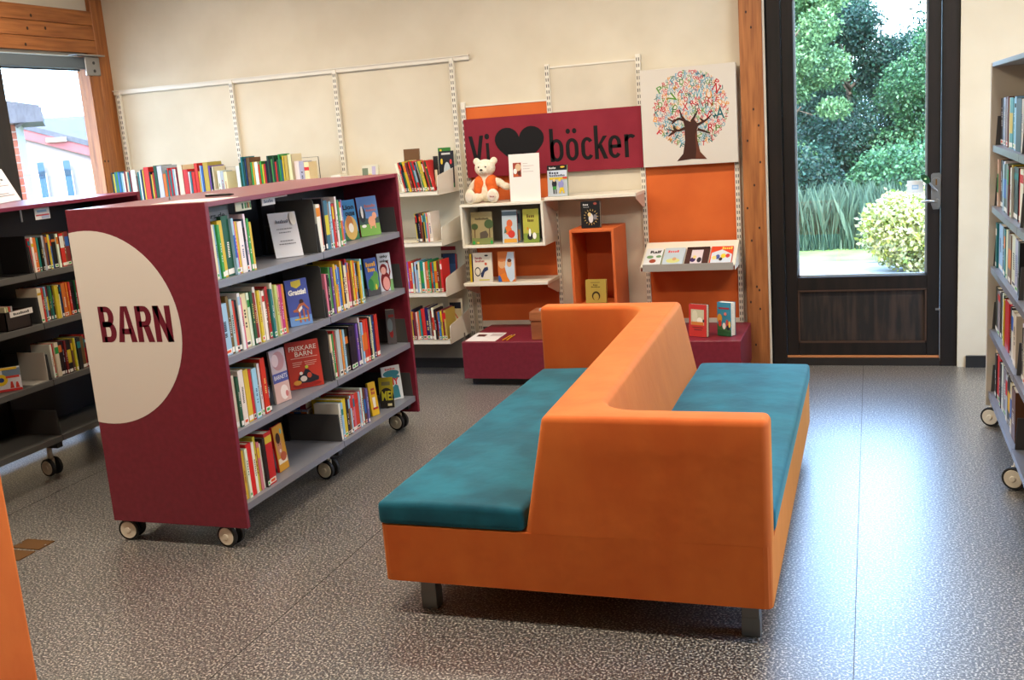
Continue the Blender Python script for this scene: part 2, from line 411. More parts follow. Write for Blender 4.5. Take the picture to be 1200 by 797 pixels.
# ---- window in the left wall
wi = struct(thing('window_1', '', '', (XL-.1, 5.6, WZ0))); del wi['label']; del wi['category']
M_frame = noisy(pmat('dark_frame', (30, 25, 24), .5), (24, 20, 19), (38, 31, 28), 3, 4, (6, 6, .7))
mb = MB()
for y0, y1 in ((WY0, WY0+.09), (5.70, 5.875), (WY1-.018, WY1)): MB().box(XL-.07, XL+.04, y0, y1, WZ0, WZ1).build('stile', M_frame if y1 < 6.7 else M_pine, wi)
for z0, z1 in ((WZ0, WZ0+.08),): MB().box(XL-.07, XL+.04, WY0, WY1, z0, z1).build('rail', M_frame, wi)
MB().box(XL-.03, XL-.022, 5.875, WY1-.018, WZ0+.08, WZ1).build('pane', M_glass, wi)
MB().box(XL-.03, XL-.022, WY0+.09, 5.70, WZ0+.08, WZ1).build('pane', M_glass, wi)
MB().box(XL-.02, XL+.0, 5.872, 5.892, WZ0+.08, WZ1).build('bead', pmat('bead_grey', (150, 160, 172), .4), wi)
rb = thing('roller_blind', 'grey roller blind cassette above the window by the pine post', 'blind', (XL-.04, 5.7, 2.38))
MB().box(XL-.018, XL+.05, WY0+.05, WY1-.02, 2.385, 2.472).build('cassette', pmat('blind_grey', (96, 108, 116), .6), rb, bevel=.01, seg=2)
MB().box(XL-.009, XL-.004, WY0+.1, WY1-.06, 2.372, 2.386).build('blind_edge', MATS['blind_grey'], rb)

# ---- window in the right wall
w2 = struct(thing('window_2', '', '', (XR+.1, 4.6, VZ0))); del w2['label']; del w2['category']
for i in range(4):
    y = VY0+(VY1-VY0-.07)*i/3; MB().box(XR+.05, XR+.13, y, y+.07, VZ0, VZ1).build('stile', M_frame, w2)
    if i < 3: MB().box(XR+.085, XR+.093, y+.07, y+(VY1-VY0-.07)/3, VZ0+.07, VZ1-.07).build('pane', M_glass, w2)
for z in (VZ0, VZ1-.07): MB().box(XR+.05, XR+.13, VY0, VY1, z, z+.07).build('rail', M_frame, w2)
# ---- door
dr = struct(thing('door_1', '', '', (-.07, YW, 0))); del dr['label']; del dr['category']
FY0, FY1 = YW-.03, YW+.14
for x0, x1 in ((DX0+.03, DX0+.115), (DX1-.10, DX1)):
    MB().box(x0, x1, FY0, FY1, 0, DZ1).build('jamb', M_darkwood, dr, bevel=.004, seg=1)
MB().box(DX0, DX0+.03, FY0+.02, FY1, 0, DZ1).build('jamb', M_darkwood, dr)
MB().box(DX0, DX1, FY0, FY1, DZ1-.09, DZ1).build('head', M_darkwood, dr)
MB().box(DX0+.06, DX1-.04, FY0+.005, FY1, 0, .05).build('threshold', pmat('threshold', (26, 22, 20), .5), dr)
LX0, LX1, LY0, LY1 = DX0+.118, DX1-.105, YW-.01, YW+.045        # leaf
MB().box(LX0, LX1-.0, LY0-.004, LY1, .052, .066).build('leaf_edge', M_lightedge, dr)
GX0, GX1, GZ0, GZ1 = -.468, .325, .59, 2.47
MB().box(LX0, GX0, LY0, LY1, .067, DZ1-.095).build('stile', M_darkwood, dr, bevel=.003, seg=1)
MB().box(GX1, LX1, LY0, LY1, .067, DZ1-.095).build('stile', M_darkwood, dr, bevel=.003, seg=1)
MB().box(GX0, GX1, LY0, LY1, GZ1, DZ1-.095).build('rail', M_darkwood, dr)
MB().box(GX0, GX1, LY0, LY1, .50, GZ0).build('rail', M_darkwood, dr, bevel=.003, seg=1)
MB().box(GX0, GX1, LY0, LY1, .067, .155).build('rail', M_darkwood, dr, bevel=.003, seg=1)
MB().box(GX0, GX1, LY0+.018, LY1-.01, .155, .50).build('panel', M_plywood, dr)
for a0 in ((GX0, GX1, .495, .505), (GX0, GX1, .15, .16), (GX0, GX0+.01, .15, .50), (GX1-.01, GX1, .15, .50)):
    MB().box(a0[0], a0[1], LY0-.003, LY0+.02, a0[2], a0[3]).build('bead', pmat('bead_brown', (64, 44, 32), .5), dr)
MB().box(GX0, GX1, LY0+.02, LY0+.032, GZ0, GZ1).build('pane', M_glass, dr)
M_bead = pmat('glass_spacer', (196, 204, 212), .4, .3)
for a0 in ((GX0, GX0+.012, GZ0, GZ1), (GX1-.012, GX1, GZ0, GZ1), (GX0, GX1, GZ0, GZ0+.012)):
    MB().box(a0[0], a0[1], LY0+.033, LY0+.043, a0[2], a0[3]).build('spacer', M_bead, dr)
# lock plate with thumb turn, key tag, lever handle and bolt rod
def dpt(px, py): return ony(px, py, LY0)
c0 = dpt(1091, 203); c1 = dpt(1103, 245)
lk = MB().prism([(c0.x, c0.z-.01), (c0.x+.01, c0.z), (c1.x-.01, c0.z), (c1.x, c0.z-.015), (c1.x-.002, c1.z+.03), (c1.x-.012, c1.z), (c0.x+.012, c1.z), (c0.x+.002, c1.z+.03)], LY0-.008, LY0, 'y').build('lock_plate', M_steel, dr, bevel=.002, seg=1)
k = dpt(1097, 213); MB().cyl((k.x, LY0-.008, k.z), (0, -1, 0), .028, .026, 0, .016, 20).build('thumb_turn', M_steel, lk)
MB().box(k.x-.004, k.x+.004, LY0-.03, LY0-.02, k.z-.018, k.z+.018).build('turn_grip', pmat('brass', (150, 110, 60), .35, .8), lk)
k = dpt(1098, 235); MB().cyl((k.x, LY0-.008, k.z), (0, -1, 0), .012, .011, 0, .05, 12).build('handle_neck', M_steel, lk)
h2 = dpt(1079, 236); MB().tube([(k.x, LY0-.052, k.z), ((k.x+h2.x)/2, LY0-.056, (k.z+h2.z)/2+.004), (h2.x, LY0-.056, h2.z)], [.010, .009, .006], 10).build('lever', M_steel, lk, smooth=True)
ka, kb = dpt(1098, 224), dpt(1085, 210)
key = thing('door_key', 'green oval key tag hanging at the door lock plate', 'key', (ka.x, LY0-.03, ka.z))
MB().tube([(ka.x, LY0-.016, ka.z), (kb.x+.012, LY0-.028, kb.z-.012)], .006, 8).build('key_shaft', M_steel, key)
d_ = (Vector((kb.x, kb.z))-Vector((ka.x, ka.z))).normalized(); ang = math.atan2(d_.y, d_.x)
MB().prism(ellipse(kb.x-.004, kb.z+.004, .036, .02, 18, ang), LY0-.034, LY0-.024, 'y').build('key_tag', pmat('tag_green', (28, 74, 44), .35), key, bevel=.002, seg=1)
MB().prism(ellipse(kb.x-.004, kb.z+.004, .008, .006, 12), LY0-.0355, LY0-.033, 'y').build('tag_mark', pmat('tag_mark', (190, 230, 170), .5), key)
r0, r1 = dpt(1102, 362), dpt(1102, 424)
MB().tube([(r0.x, LY0-.01, r0.z), (r0.x, LY0-.01, .035)], .006, 8).build('bolt_rod', M_steel, dr)
MB().box(r0.x-.03, r0.x+.008, LY0-.014, LY0, r0.z-.006, r0.z+.006).build('bolt_head', M_steel, dr)
s0, s1 = ony(1063, 212, LY0+.015), ony(1082, 226, LY0+.015)
st = tag(MB().box(s0.x, s1.x, LY0+.0165, LY0+.0185, s1.z, s0.z).build('glass_sticker', pmat('sticker_white', (224, 234, 240), .5)), 'small white sticker with a blue oval on the door glass', 'sticker')
print_mesh('sticker_mark', [('r', (150, 190, 226), .3, .3, .7, .65), ('r', (206, 222, 238), .36, .4, .64, .55)], s1.x-s0.x, s0.z-s1.z, lambda u, v, o: (s0.x+u, LY0+.0165-o, s1.z+v), st)

# ---- ceiling lamps (above the frame)
def lamp(x, y, label):
    t = thing('ceiling_lamp', label, 'lamp', (x, y, ZC-.08), 'ceiling lamps')
    MB().box(x-.62, x+.62, y-.16, y+.16, ZC-.06, ZC).build('housing', M_white, t, bevel=.006, seg=1)
    MB().box(x-.60, x+.60, y-.14, y+.14, ZC-.068, ZC-.06).build('diffuser', pmat('lamp_diffuser', (250, 240, 220), .5, Emission_Strength=4.0), t)
    ld = bpy.data.lights.new('lamp_light', 'AREA'); ld.shape = 'RECTANGLE'; ld.size = 1.2; ld.size_y = .28
    ld.energy = LAMP_W; ld.color = LAMP_COL
    lo = bpy.data.objects.new('lamp_light', ld); COL.objects.link(lo); lo.parent = t; lo.matrix_parent_inverse = Matrix.Translation(-Vector((x, y, ZC-.08)))
    lo.location = (x, y, ZC-.075)
MATS.setdefault('x', None)
for i, y in enumerate((5.3, 2.7)):
    for j, x in enumerate((-4.3, -1.7, .9)):
        lamp(x, y, 'white ceiling lamp over the %s, %s row' % (('left bookcase', 'middle of the room', 'door side')[j], ('wall shelf', 'sofa', 'room end')[i]))
MATS['lamp_diffuser'].node_tree.nodes['Principled BSDF'].inputs['Emission Color'].default_value = (1, .88, .7, 1)
# light portals in the door and window openings (they only steer sky sampling)
for nm, loc, rot, sx, sy in (('door_portal', ((GX0+GX1)/2, YW+.2, 1.5), (-PI/2, 0, 0), .85, 1.95), ('window_portal', (XL-.3, (WY0+WY1)/2, 1.6), (0, -PI/2, 0), 1.8, 2.3), ('side_window_portal', (XR+.25, 4.1, 1.75), (0, PI/2, 0), 2.2, 2.5)):
    pd = bpy.data.lights.new(nm, 'AREA'); pd.shape = 'RECTANGLE'; pd.size = sx; pd.size_y = sy; pd.cycles.is_portal = True
    p_ = bpy.data.objects.new(nm, pd); COL.objects.link(p_); p_.location = loc; p_.rotation_euler = rot
# ------------------------------------------------------------------ S-shaped sofa
def rounded_poly(poly, rad):
    """fillet the corners of a 2D polygon; rad: radius per corner"""
    out = []; n = len(poly)
    for i in range(n):
        p, a, b = Vector(poly[i]), Vector(poly[i-1]), Vector(poly[(i+1) % n]); r = rad[i]
        if r <= 0: out.append(tuple(p)); continue
        da, db = (a-p).normalized(), (b-p).normalized()
        th = da.angle(db); d = r/math.tan(th/2)
        c = p + (da+db).normalized()*(r/math.sin(th/2))
        s, e = p+da*d, p+db*d
        a0 = math.atan2(s.y-c.y, s.x-c.x); a1 = math.atan2(e.y-c.y, e.x-c.x)
        dd = (a1-a0+PI) % (2*PI)-PI
        k = 8 if r > .05 else 3
        for j in range(k+1):
            q = a0+dd*j/k; out.append((c.x+r*math.cos(q), c.y+r*math.sin(q)))
    return out
def cushion(name, x0, x1, y0, y1, z0, z1, mat, parent, seed=1, crown=.012):
    bm = bmesh.new(); bmesh.ops.create_cube(bm, size=1)
    for v in bm.verts: v.co = Vector((x0+(v.co.x+.5)*(x1-x0), y0+(v.co.y+.5)*(y1-y0), z0+(v.co.z+.5)*(z1-z0)))
    bmesh.ops.bevel(bm, geom=list(bm.edges), offset=.022, segments=4, affect='EDGES', profile=.6)
    bmesh.ops.subdivide_edges(bm, edges=[e for e in bm.edges if e.calc_length() > .12], cuts=8, use_grid_fill=True)
    rnd = random.Random(seed); ph = [rnd.random()*6 for _ in range(8)]
    for v in bm.verts:
        if v.co.z > z1-.03:
            u = (v.co.x-x0)/(x1-x0); w = (v.co.y-y0)/(y1-y0)
            v.co.z += crown*max(0, 4*u*(1-u))**.6*max(0, 4*w*(1-w))**.3 + .0025*math.sin(9*v.co.x+ph[0]+3*math.sin(5*v.co.y+ph[1]))*math.sin(6*v.co.y+ph[2])
    me = bpy.data.meshes.new(name); bm.to_mesh(me); bm.free(); me.materials.append(mat)
    me.polygons.foreach_set('use_smooth', [True]*len(me.polygons))
    o = bpy.data.objects.new(name, me); COL.objects.link(o)
    if parent: attach(o, parent)
    return o
def make_sofa(loc, label, rotz=0):
    """local: centre of the S at the origin, long axis y, near arm at -y on the +x side"""
    t = thing('sofa', label, 'sofa', loc, world=False); t.rotation_euler.z = rotz
    W, L = .683, 1.065; ZB, Z1, Z2, ZT = .132, .342, .342, .757
    MB().prism(rounded_poly([(-W, -L), (W, -L), (W, L), (-W, L)], [.026]*4), ZB, Z2+.0005).build('base', M_velor, t)
    # backrest and two arms as one upholstered body, faces leaning in towards the top
    def outline(o):     # o: how far the leaning faces stand out at this height
        a = [(-.05-o, -L), (W, -L), (W, -L+.115), (.125+o, -L+.115), (.05+o, L), (-W, L), (-W, L-.115), (-.125-o, L-.115)]
        return rounded_poly(a, [.026, .026, .026, .13, .026, .026, .026, .13])
    # rings from the seat line up over a soft rounded top edge
    def ring(hh, ins):
        o = .085*(1-(hh-Z2)/(ZT-Z2)); P = outline(o); n = len(P); out = []
        if ins == 0: return P
        for i in range(n):
            p, a_, b_ = Vector(P[i]), Vector(P[i-1]), Vector(P[(i+1) % n])
            d1, d2 = (p-a_).normalized(), (b_-p).normalized()
            n1, n2 = Vector((-d1.y, d1.x)), Vector((-d2.y, d2.x)); m = n1+n2; m = m/max(.25, m.dot(n1)) if m.length > 1e-6 else n1
            out.append(tuple(p+m*ins))
        return out
    R_ = .022; lv = [(Z2, 0), (ZT-R_-.1, 0), (ZT-R_, 0)] + [(ZT-R_+R_*math.sin(q), R_*(1-math.cos(q))) for q in (PI/8, PI/4, 3*PI/8, PI/2)]
    rings = [ring(hh, i_) for hh, i_ in lv]; n = len(rings[0]); vs = []; fs = []
    for (hh, _), rg_ in zip(lv, rings): vs += [(x, y, hh) for x, y in rg_]
    for k in range(len(lv)-1):
        for i in range(n): fs.append((k*n+i, k*n+(i+1) % n, (k+1)*n+(i+1) % n, (k+1)*n+i))
    cap = len(fs); fs.append(tuple((len(lv)-1)*n+i for i in range(n)))
    me = bpy.data.meshes.new('backrest'); me.from_pydata(vs, [], fs)
    bm = bmesh.new(); bm.from_mesh(me); bm.faces.ensure_lookup_table()
    for f in bm.faces: f.smooth = True
    bmesh.ops.triangulate(bm, faces=[bm.faces[cap]], ngon_method='EAR_CLIP')
    for e in bm.edges: e.smooth = not (len(e.link_faces) == 2 and e.calc_face_angle(0) > .6)
    bm.to_mesh(me); bm.free(); me.materials.append(M_velor)
    o = bpy.data.objects.new('backrest', me); COL.objects.link(o); o.parent = t
    c1 = cushion('seat_cushion', -W-.004, -.138, -L-.002, L-.118, Z1+.002, .428, M_teal, t, 3)
    c2 = cushion('seat_cushion', .138, W+.004, -L+.118, L+.002, Z1+.002, .428, M_teal, t, 5)
    # welt seams along the base top edge
    for x in (-.545, .605):
        for y in (-L+.06, L-.12):
            xx = x if (x < 0) == True else x
            lm = MB().box(xx-.029, xx+.029, y, y+.055, .0, ZB).build('leg', M_leg, t, bevel=.002, seg=1)
            MB().box(xx-.030, xx+.030, y-.001, y+.056, .0, ZB*.52).build('foot_sleeve', M_leg, lm, bevel=.001, seg=1)
    return t
sofa = make_sofa((-.987, 4.185, 0), 'orange velvet S-shaped sofa with two teal seat cushions on grey legs')

# orange upholstered seat just entering the picture at the window side
e0 = ony(38, 797, 2.3)
os_ = thing('upholstered_block', 'tall orange upholstered block standing at the edge of the view by the floor outlet', 'seat', (-2.9, 2.0, 0))
MB().box(-3.45, e0.x+.03, 1.55, 2.3, .06, .95).build('body', M_velor, os_, bevel=.014, seg=3)
for x in (-3.38, e0.x-.1):
    for y in (1.6, 2.2): MB().box(x, x+.05, y, y+.05, 0, .06).build('leg', M_leg, os_)
# ------------------------------------------------------------------ bookcases on castors
def castor(parent, x, y, yaw=0.0, r=.05, ztop=.12):
    ax = Vector((math.sin(yaw), math.cos(yaw), 0)); c = Vector((x, y, r+.001))
    root = MB().box(x-.011, x+.011, y-.011, y+.011, r+.02, ztop).box(x-.02, x+.02, y-.008, y+.008, r-.005, r+.05).build('castor', M_hub, parent, bevel=.002, seg=1)
    for s in (-1, 1):
        w = MB().cyl(c, ax*s, r, r, .014, .034, 28).build('tyre', M_tyre, root, bevel=.004, seg=2)
        MB().cyl(c, ax*s, r*.80, r*.76, .033, .0365, 28).build('wheel_disc', M_hub, root)
        MB().cyl(c, ax*s, r*.3, r*.22, .036, .041, 16).build('wheel_hub', M_hub, root)
    return root

def bookcase(name, label, xf, s, depth, ys, zl, ztop, m_end, m_top, m_shelf, zbot=.10, ends=(True, True), castor_x=.11, lip=.031, castor_yaw=.0):
    """double-sided case; xf: x of the front edge that faces the sofa, s: +1/-1 facing; ys: section bounds; zl: bottoms of shelf lips"""
    xb = xf - s*depth
    t = thing(name, label, 'bookcase', ((xf+xb)/2, (ys[0]+ys[-1])/2, 0))
    P = .025
    y0, y1 = ys[0], ys[-1]
    if ends[0]: MB().box(xf+s*.012, xb-s*.012, y0, y0+P, zbot, ztop).build('end_panel', m_end, t, bevel=.002, seg=1)
    if ends[1]: MB().box(xf+s*.012, xb-s*.012, y1-P, y1, zbot, ztop).build('end_panel', m_end, t, bevel=.002, seg=1)
    MB().box(xf+s*.008, xb-s*.008, y0+P, y1-P, ztop-.022, ztop-.001).build('top_board', m_top, t, bevel=.002, seg=1)
    xm = (xf+xb)/2
    for k in range(len(ys)-1):
        a = ys[k]+(P if k == 0 else .003); b = ys[k+1]-(P if k == len(ys)-2 else .003)
        MB().box(xm-.008, xm+.008, a, b, zl[-1], ztop-.03).build('back_panel', M_black, t)  # black sheet standing in for the shade of the open, see-through middle
        for z in zl:
            for side in (s, -s):
                xo = xf if side == s else xb
                sh = MB()
                sh.box(xo, xo-side*.012, a, b, z, z+lip)                       # front lip
                sh.box(xo-side*.002, xm+side*.012, a, b, z+lip-.004, z+lip-.0005)  # plate
                so = sh.build('shelf', m_shelf, t)
                if side == s:
                    for yy in (a, b-.0025):
                        h = .14
                        MB().prism([(xo-side*.012, z+lip), (xm+side*.012, z+lip), (xm+side*.012, z+lip+h), (xo-side*.02, z+lip+h)], yy, yy+.0025, 'y').build('side_plate', M_dgrey, so)
    for y in ys[1:-1]:
        MB().box(xm-.03, xm+.03, y-.02, y+.02, zl[-1], ztop-.03).build('post', M_black, t)
    MB().box(xm-.05, xm+.05, y0+.05, y1-.05, zl[-1]-.045, zl[-1]).build('base_beam', M_black, t)
    for i, y in enumerate(ys):
        yy = y+.05 if i == 0 else (y-.05 if i == len(ys)-1 else y)
        MB().box(xf-s*.03, xb+s*.03, yy-.02, yy+.02, zl[-1]-.04, zl[-1]-.001).build('cross_beam', M_black, t)
        castor(t, xf-s*castor_x, yy, .12*s if s > 0 else castor_yaw, ztop=zl[-1]-.03); castor(t, xb+s*.04, yy, -.1*s, ztop=zl[-1]-.03)
    return t

BX, BD = -2.545, .675
ZB_ = [1.137, .812, .49, .168]
barn = bookcase('bookcase', 'maroon double-sided bookcase on castors with a white half disc reading BARN', BX, 1, BD, [3.55, 4.475, 5.385], ZB_, 1.495, M_maroon, M_maroon_top, M_grey)
# pale half disc and lettering on the end panel
XE0, XE1 = BX-BD-.012, BX+.012
cx, cz, rr = XE0+.08, .98, .424
pts = []
for i in range(49):
    q = -PI/2-.3 + (PI+.6)*i/48; x, z = cx+rr*math.cos(q), cz+rr*math.sin(q)
    if x >= XE0-1e-4: pts.append((x, z))
dz = math.sqrt(rr*rr-(.08)**2)
pts = [(XE0+.0005, cz-dz)] + [p for p in pts if p[0] > XE0+.001] + [(XE0+.0005, cz+dz)]
hd = MB().prism(pts, 3.5488, 3.5500, 'y').build('half_disc', M_plate, barn)
stroke_text('letter', [('B', -3.140, .922, .082, .156, .0285), ('A', -3.052, .922, .096, .156, .0285), ('R', -2.950, .922, .084, .156, .0285), ('N', -2.858, .922, .088, .156, .0285)], None, lambda u, v, o: (u, 3.5488-o, v), (108, 26, 46), hd)

leftcase = bookcase('bookcase', 'dark bookcase on castors with maroon top standing by the window', -4.195, 1, .675, [3.40, 4.325, 5.235], [1.10, .828, .516, .203], 1.49, M_maroon, M_maroon_top, pmat('mid_grey_metal', (98, 97, 94), .45, .2))
M_lend = pmat('pale_end', (196, 188, 172), .5)
rightcase = bookcase('bookcase', 'tall grey metal bookcase on castors beside the dark door', .565, -1, .62, [3.78, 4.72, 5.72], [1.405, 1.105, .80, .475, .145], 1.835, M_lend, M_grey, M_grey, zbot=.10, castor_x=.02, castor_yaw=.5)

# ------------------------------------------------------------------ books
PAL = dict(w=(232,228,218), c=(226,212,176), y=(214,184,52), o=(218,122,44), r=(200,46,40), d=(122,30,36), p=(214,120,136), m=(206,48,120),
           g=(62,146,72), G=(30,78,56), t=(36,118,126), b=(48,104,176), B=(30,40,86), l=(150,196,222), v=(120,96,168), n=(112,74,48), k=(28,27,28), a=(128,128,130), s=(176,186,200), e=(176,160,70), i=(200,214,120))
NAME = dict(w='white', c='cream', y='yellow', o='orange', r='red', d='dark red', p='pink', m='magenta', g='green', G='dark green', t='teal', b='blue', B='navy', l='light blue', v='violet', n='brown', k='black', a='grey', s='pale grey', e='olive', i='lime')
def ordn(n): return '%d%s' % (n, 'th' if 10 <= n % 100 <= 20 else {1: 'st', 2: 'nd', 3: 'rd'}.get(n % 10, 'th'))
RB = random.Random(11)
def jit(c, k=10): return tuple(max(0, min(255, int(v+RB.uniform(-k, k)))) for v in c)
def qcol(c): return tuple(int(round(v/12)*12) if v < 250 else 252 for v in c)
def make_book(t, h, d, key, label, group, tag_label=True, wrap=False):
    """local: spine at y=0 facing -y, thickness along +x, bottom z=0"""
    col = qcol(jit(PAL[key], 12)); b = .0022
    mb = MB().box(0, t, 0, b, 0, h).box(0, b, b, d, 0, h).box(t-b, t, b, d, 0, h)
    o = tag(mb.build('book', cover_mat(col)), label, 'book', group)
    MB().box(b, t-b, b, d-.004, .003, h-.004).build('page_block', M_pages, None).parent = o
    sh = []; q = RB.random(); light = sum(col) > 420
    ink = RB.choice([(40, 40, 44), (150, 40, 40), (40, 70, 130)]) if light else RB.choice([(236, 232, 220), (230, 210, 120), (220, 220, 230)])
    if q < .45:      # title block running down the spine
        z0 = RB.uniform(.28, .42); z1 = z0+RB.uniform(.25, .42); n = int(6+6*RB.random()); x0 = .36
        for i in range(n):
            if RB.random() < .8: a = z0+(z1-z0)*i/n; sh.append(('r', ink, x0, a, 1-x0, a+(z1-z0)/n*.62))
    elif q < .7:
        sh.append(('r', qcol(jit(PAL[RB.choice('wyrblgkot')], 10)), 0, RB.uniform(.55, .8), 1, RB.uniform(.82, .95)))
    elif q < .8:
        sh.append(('r', qcol(jit(PAL[RB.choice('wyrblgot')], 10)), 0, .3, 1, .7))
    sl2 = []
    if tag_label and RB.random() < .8:
        sl2.append(('r', (236, 232, 222), .06, .03, .94, .12))
        if RB.random() < .45: sl2.append(('r', RB.choice([(70, 170, 80), (70, 170, 80), (220, 90, 50), (60, 60, 60)]), .2, .05, .8, .10))
    if sh: print_mesh('spine_print', sh, t, h, lambda u, v, o_: (u, -o_, v)).parent = o
    if sl2: print_mesh('spine_label', sl2, t, h, lambda u, v, o_: (u, -o_, v)).parent = o
    return o
def parse(spec):
    out = []
    for tok in spec.split():
        key = tok[0]; wgt = 1.0; hh = None; i = 1; num = ''
        while i < len(tok) and (tok[i].isdigit() or tok[i] == '.'): num += tok[i]; i += 1
        if num: wgt = float(num)
        mod = tok[i:]
        hh = .5 + .22*mod.count('+') - .22*mod.count('-')
        out.append((key, wgt, hh))
    return out
STUFF = ([], [], [])
def book_row(spec, a, b, front, z, face, hr, ref, group, depth=(.14, .19), lean=0.0, inset=.012, tag_label=True, stuff=False):
    bs = parse(spec); tot = sum(w for _, w, _ in bs); L = abs(b-a); sg = 1 if b > a else -1; pos = a
    for i, (key, wgt, hh) in enumerate(bs):
        t = L*wgt/tot; h = hr[0]+(hr[1]-hr[0])*max(0, min(1.15, hh+RB.uniform(-.12, .12))); d = RB.uniform(*depth)
        if stuff:      # small far row: gathered into one object
            sv, sf, sc = STUFF
            for (x0, x1, y0, y1, z0, z1, c) in ((0, t-.001, 0, .003, 0, h, qcol(jit(PAL[key], 12))), (0, .002, 0, d, 0, h, PAL[key]), (t-.003, t-.001, 0, d, 0, h, PAL[key]), (.002, t-.003, .003, d-.004, .003, h-.003, (232, 222, 198))):
                q = MB().box(x0, x1, y0, y1, z0, z1); k0 = len(sv); yy = front+inset*.5
                sv += [(vx+pos, vy+yy, vz+z) for vx, vy, vz in q.v]; sf += [tuple(j+k0 for j in f) for f in q.f]
                for f in q.f: sc += list((*lin(c), 1))*len(f)
            pos += sg*t; continue
        size = 'thick' if t > .030 else ('thin' if t < .014 else 'slim')
        lab = '%s %s book, %s %s' % (size, NAME[key], ordn(i+1), ref)
        th = max(.003, t*math.cos(lean)-.0012)
        o = make_book(th, h, d, key, lab, group, tag_label)
        ins = inset*RB.uniform(.3, 1.6); ln = -lean + RB.uniform(-.006, 0)
        if face == 'x': o.location = (front-ins, pos+.0006, z); o.rotation_euler = (0, ln, PI/2)
        elif face == '-x': o.location = (front+ins, pos-.0006, z); o.rotation_euler = (0, ln, -PI/2)
        else: o.location = (pos+.0006, front+ins, z); o.rotation_euler = (0, ln, 0)
        pos += sg*t

def face_book(pl, pr, z, h, t, base, art, label, group=None, lean=.12, spine=None, name='book', cat='book', pages=True, spine_left=True, h_px=None):
    """front-on book: pl/pr are world points of its bottom left and right corners (seen from the front)"""
    pl, pr = Vector(pl), Vector(pr); v = pr-pl; w = math.hypot(v.x, v.y); az = math.atan2(v.y, v.x)
    b = .002
    mb = MB().box(0, w, 0, b, 0, h).box(0, w, t-b, t, 0, h).box(0 if spine_left else w-b, b if spine_left else w, b, t-b, 0, h)
    o = tag(mb.build(name, [cover_mat(qcol(base)) if not spine else cover_mat(qcol(spine))]), label, cat, group)
    if pages: MB().box(b if spine_left else .003, w-.003 if spine_left else w-b, b, t-b, .003, h-.003).build('page_block', M_pages).parent = o
    print_mesh('front_cover', [('r', base, 0, 0, 1, 1)]+list(art), w, h, lambda u, q, off: (u, -off, q)).parent = o
    o.location = (pl.x, pl.y, z+t*math.sin(lean)+.0005); o.rotation_euler = (-lean, 0, az)
    return o
# ------------------------------------------------------------------ contents of the maroon bookcase
def proj(p):
    d = Vector(p)-EYE; k = d.dot(FWD); return 600+d.dot(RIGHT)/k*FPX, 398.5+d.dot(DOWN)/k*FPX
def solve(f, px, lo, hi):
    a, b = lo, hi; inc = proj(f(b))[0] > proj(f(a))[0]
    for _ in range(40):
        m = (a+b)/2
        if (proj(f(m))[0] < px) == inc: a = m
        else: b = m
    return (a+b)/2
SURF = .0312
def bz(i): return ZB_[i]+SURF
SHN = ['top', 'second', 'third', 'bottom']
rows = [(0, 253, 303, "w2 c l g y2 G3+ l+ m y w2 B w+ g y-", 0), (0, 373.5, 409, "w2 o B k+ t2+ a l r d w+ g r o v", 1),
        (1, 262, 340, "y- l3 n+ s r k w+ p c2 w G d w+ y c w n r t w+ i p m o", 0), (1, 387, 431, "p- k- w- g v y+ o l b y+ k+ c2 r+ p n y o l k y l g", 1),
        (2, 272, 323, "w- B c2 G w2+ d y2 r l2 n+ w r2+ k-", 0), (2, 394.5, 449, "c g r s2 o t l k2 k2 k2 t v k w+ l r2 r k w c t B r2", 1),
        (3, 287, 327, "e2- y- w r2+ w y+ p w- k r3+", 0), (3, 402.5, 436, "w l y2 k n l r p r2 l r w+ n v", 1)]
for i, p0, p1, spec, far in rows:
    f = lambda y, i=i: (BX-.014, y, bz(i))
    a, b = solve(f, p0, 3.5, 5.4), solve(f, p1, 3.5, 5.4)
    a = max(a, 3.582) if far == 0 else max(a, 4.484)
    ref = 'from the BARN panel, %s maroon shelf' % SHN[i] if not far else 'past the middle of the %s maroon shelf' % SHN[i]
    hr = (.19, .27) if (i, far) != (3, 1) else (.16, .23)
    book_row(spec, a, b, BX-.014, bz(i), 'x', hr, ref, 'books on the maroon bookcase', depth=(.15, .2) if (i, far) != (3, 1) else (.14, .175), lean=.02 if far == 0 else .01)

# dark bookends at the middle of the upper three shelves
for i in range(3):
    y = 4.452
    t = thing('bookend', 'dark grey sheet metal bookend on the %s maroon shelf' % SHN[i], 'bookend', (BX-.12, y, bz(i)), 'bookends on the maroon bookcase')
    MB().prism([(BX-.015, bz(i)), (BX-.23, bz(i)), (BX-.23, bz(i)+.262), (BX-.025, bz(i)+.262), (BX-.015, bz(i)+.25)], y, y+.003, 'y').build('upright', M_dgrey, t)
    MB().box(BX-.03, BX-.21, y-.06, y, bz(i), bz(i)+.0018).build('foot', M_dgrey, t)

def corners(bl, br, z): return onz(*bl, z), onz(*br, z)
K = (24, 24, 26)
def fb(i, bl, br, h, t, base, art, label, lean=.1, **kw):
    a, b = corners(bl, br, bz(i)); return face_book(a, b, bz(i), h, t, base, art, label, 'front-facing books on the maroon bookcase', lean, **kw)
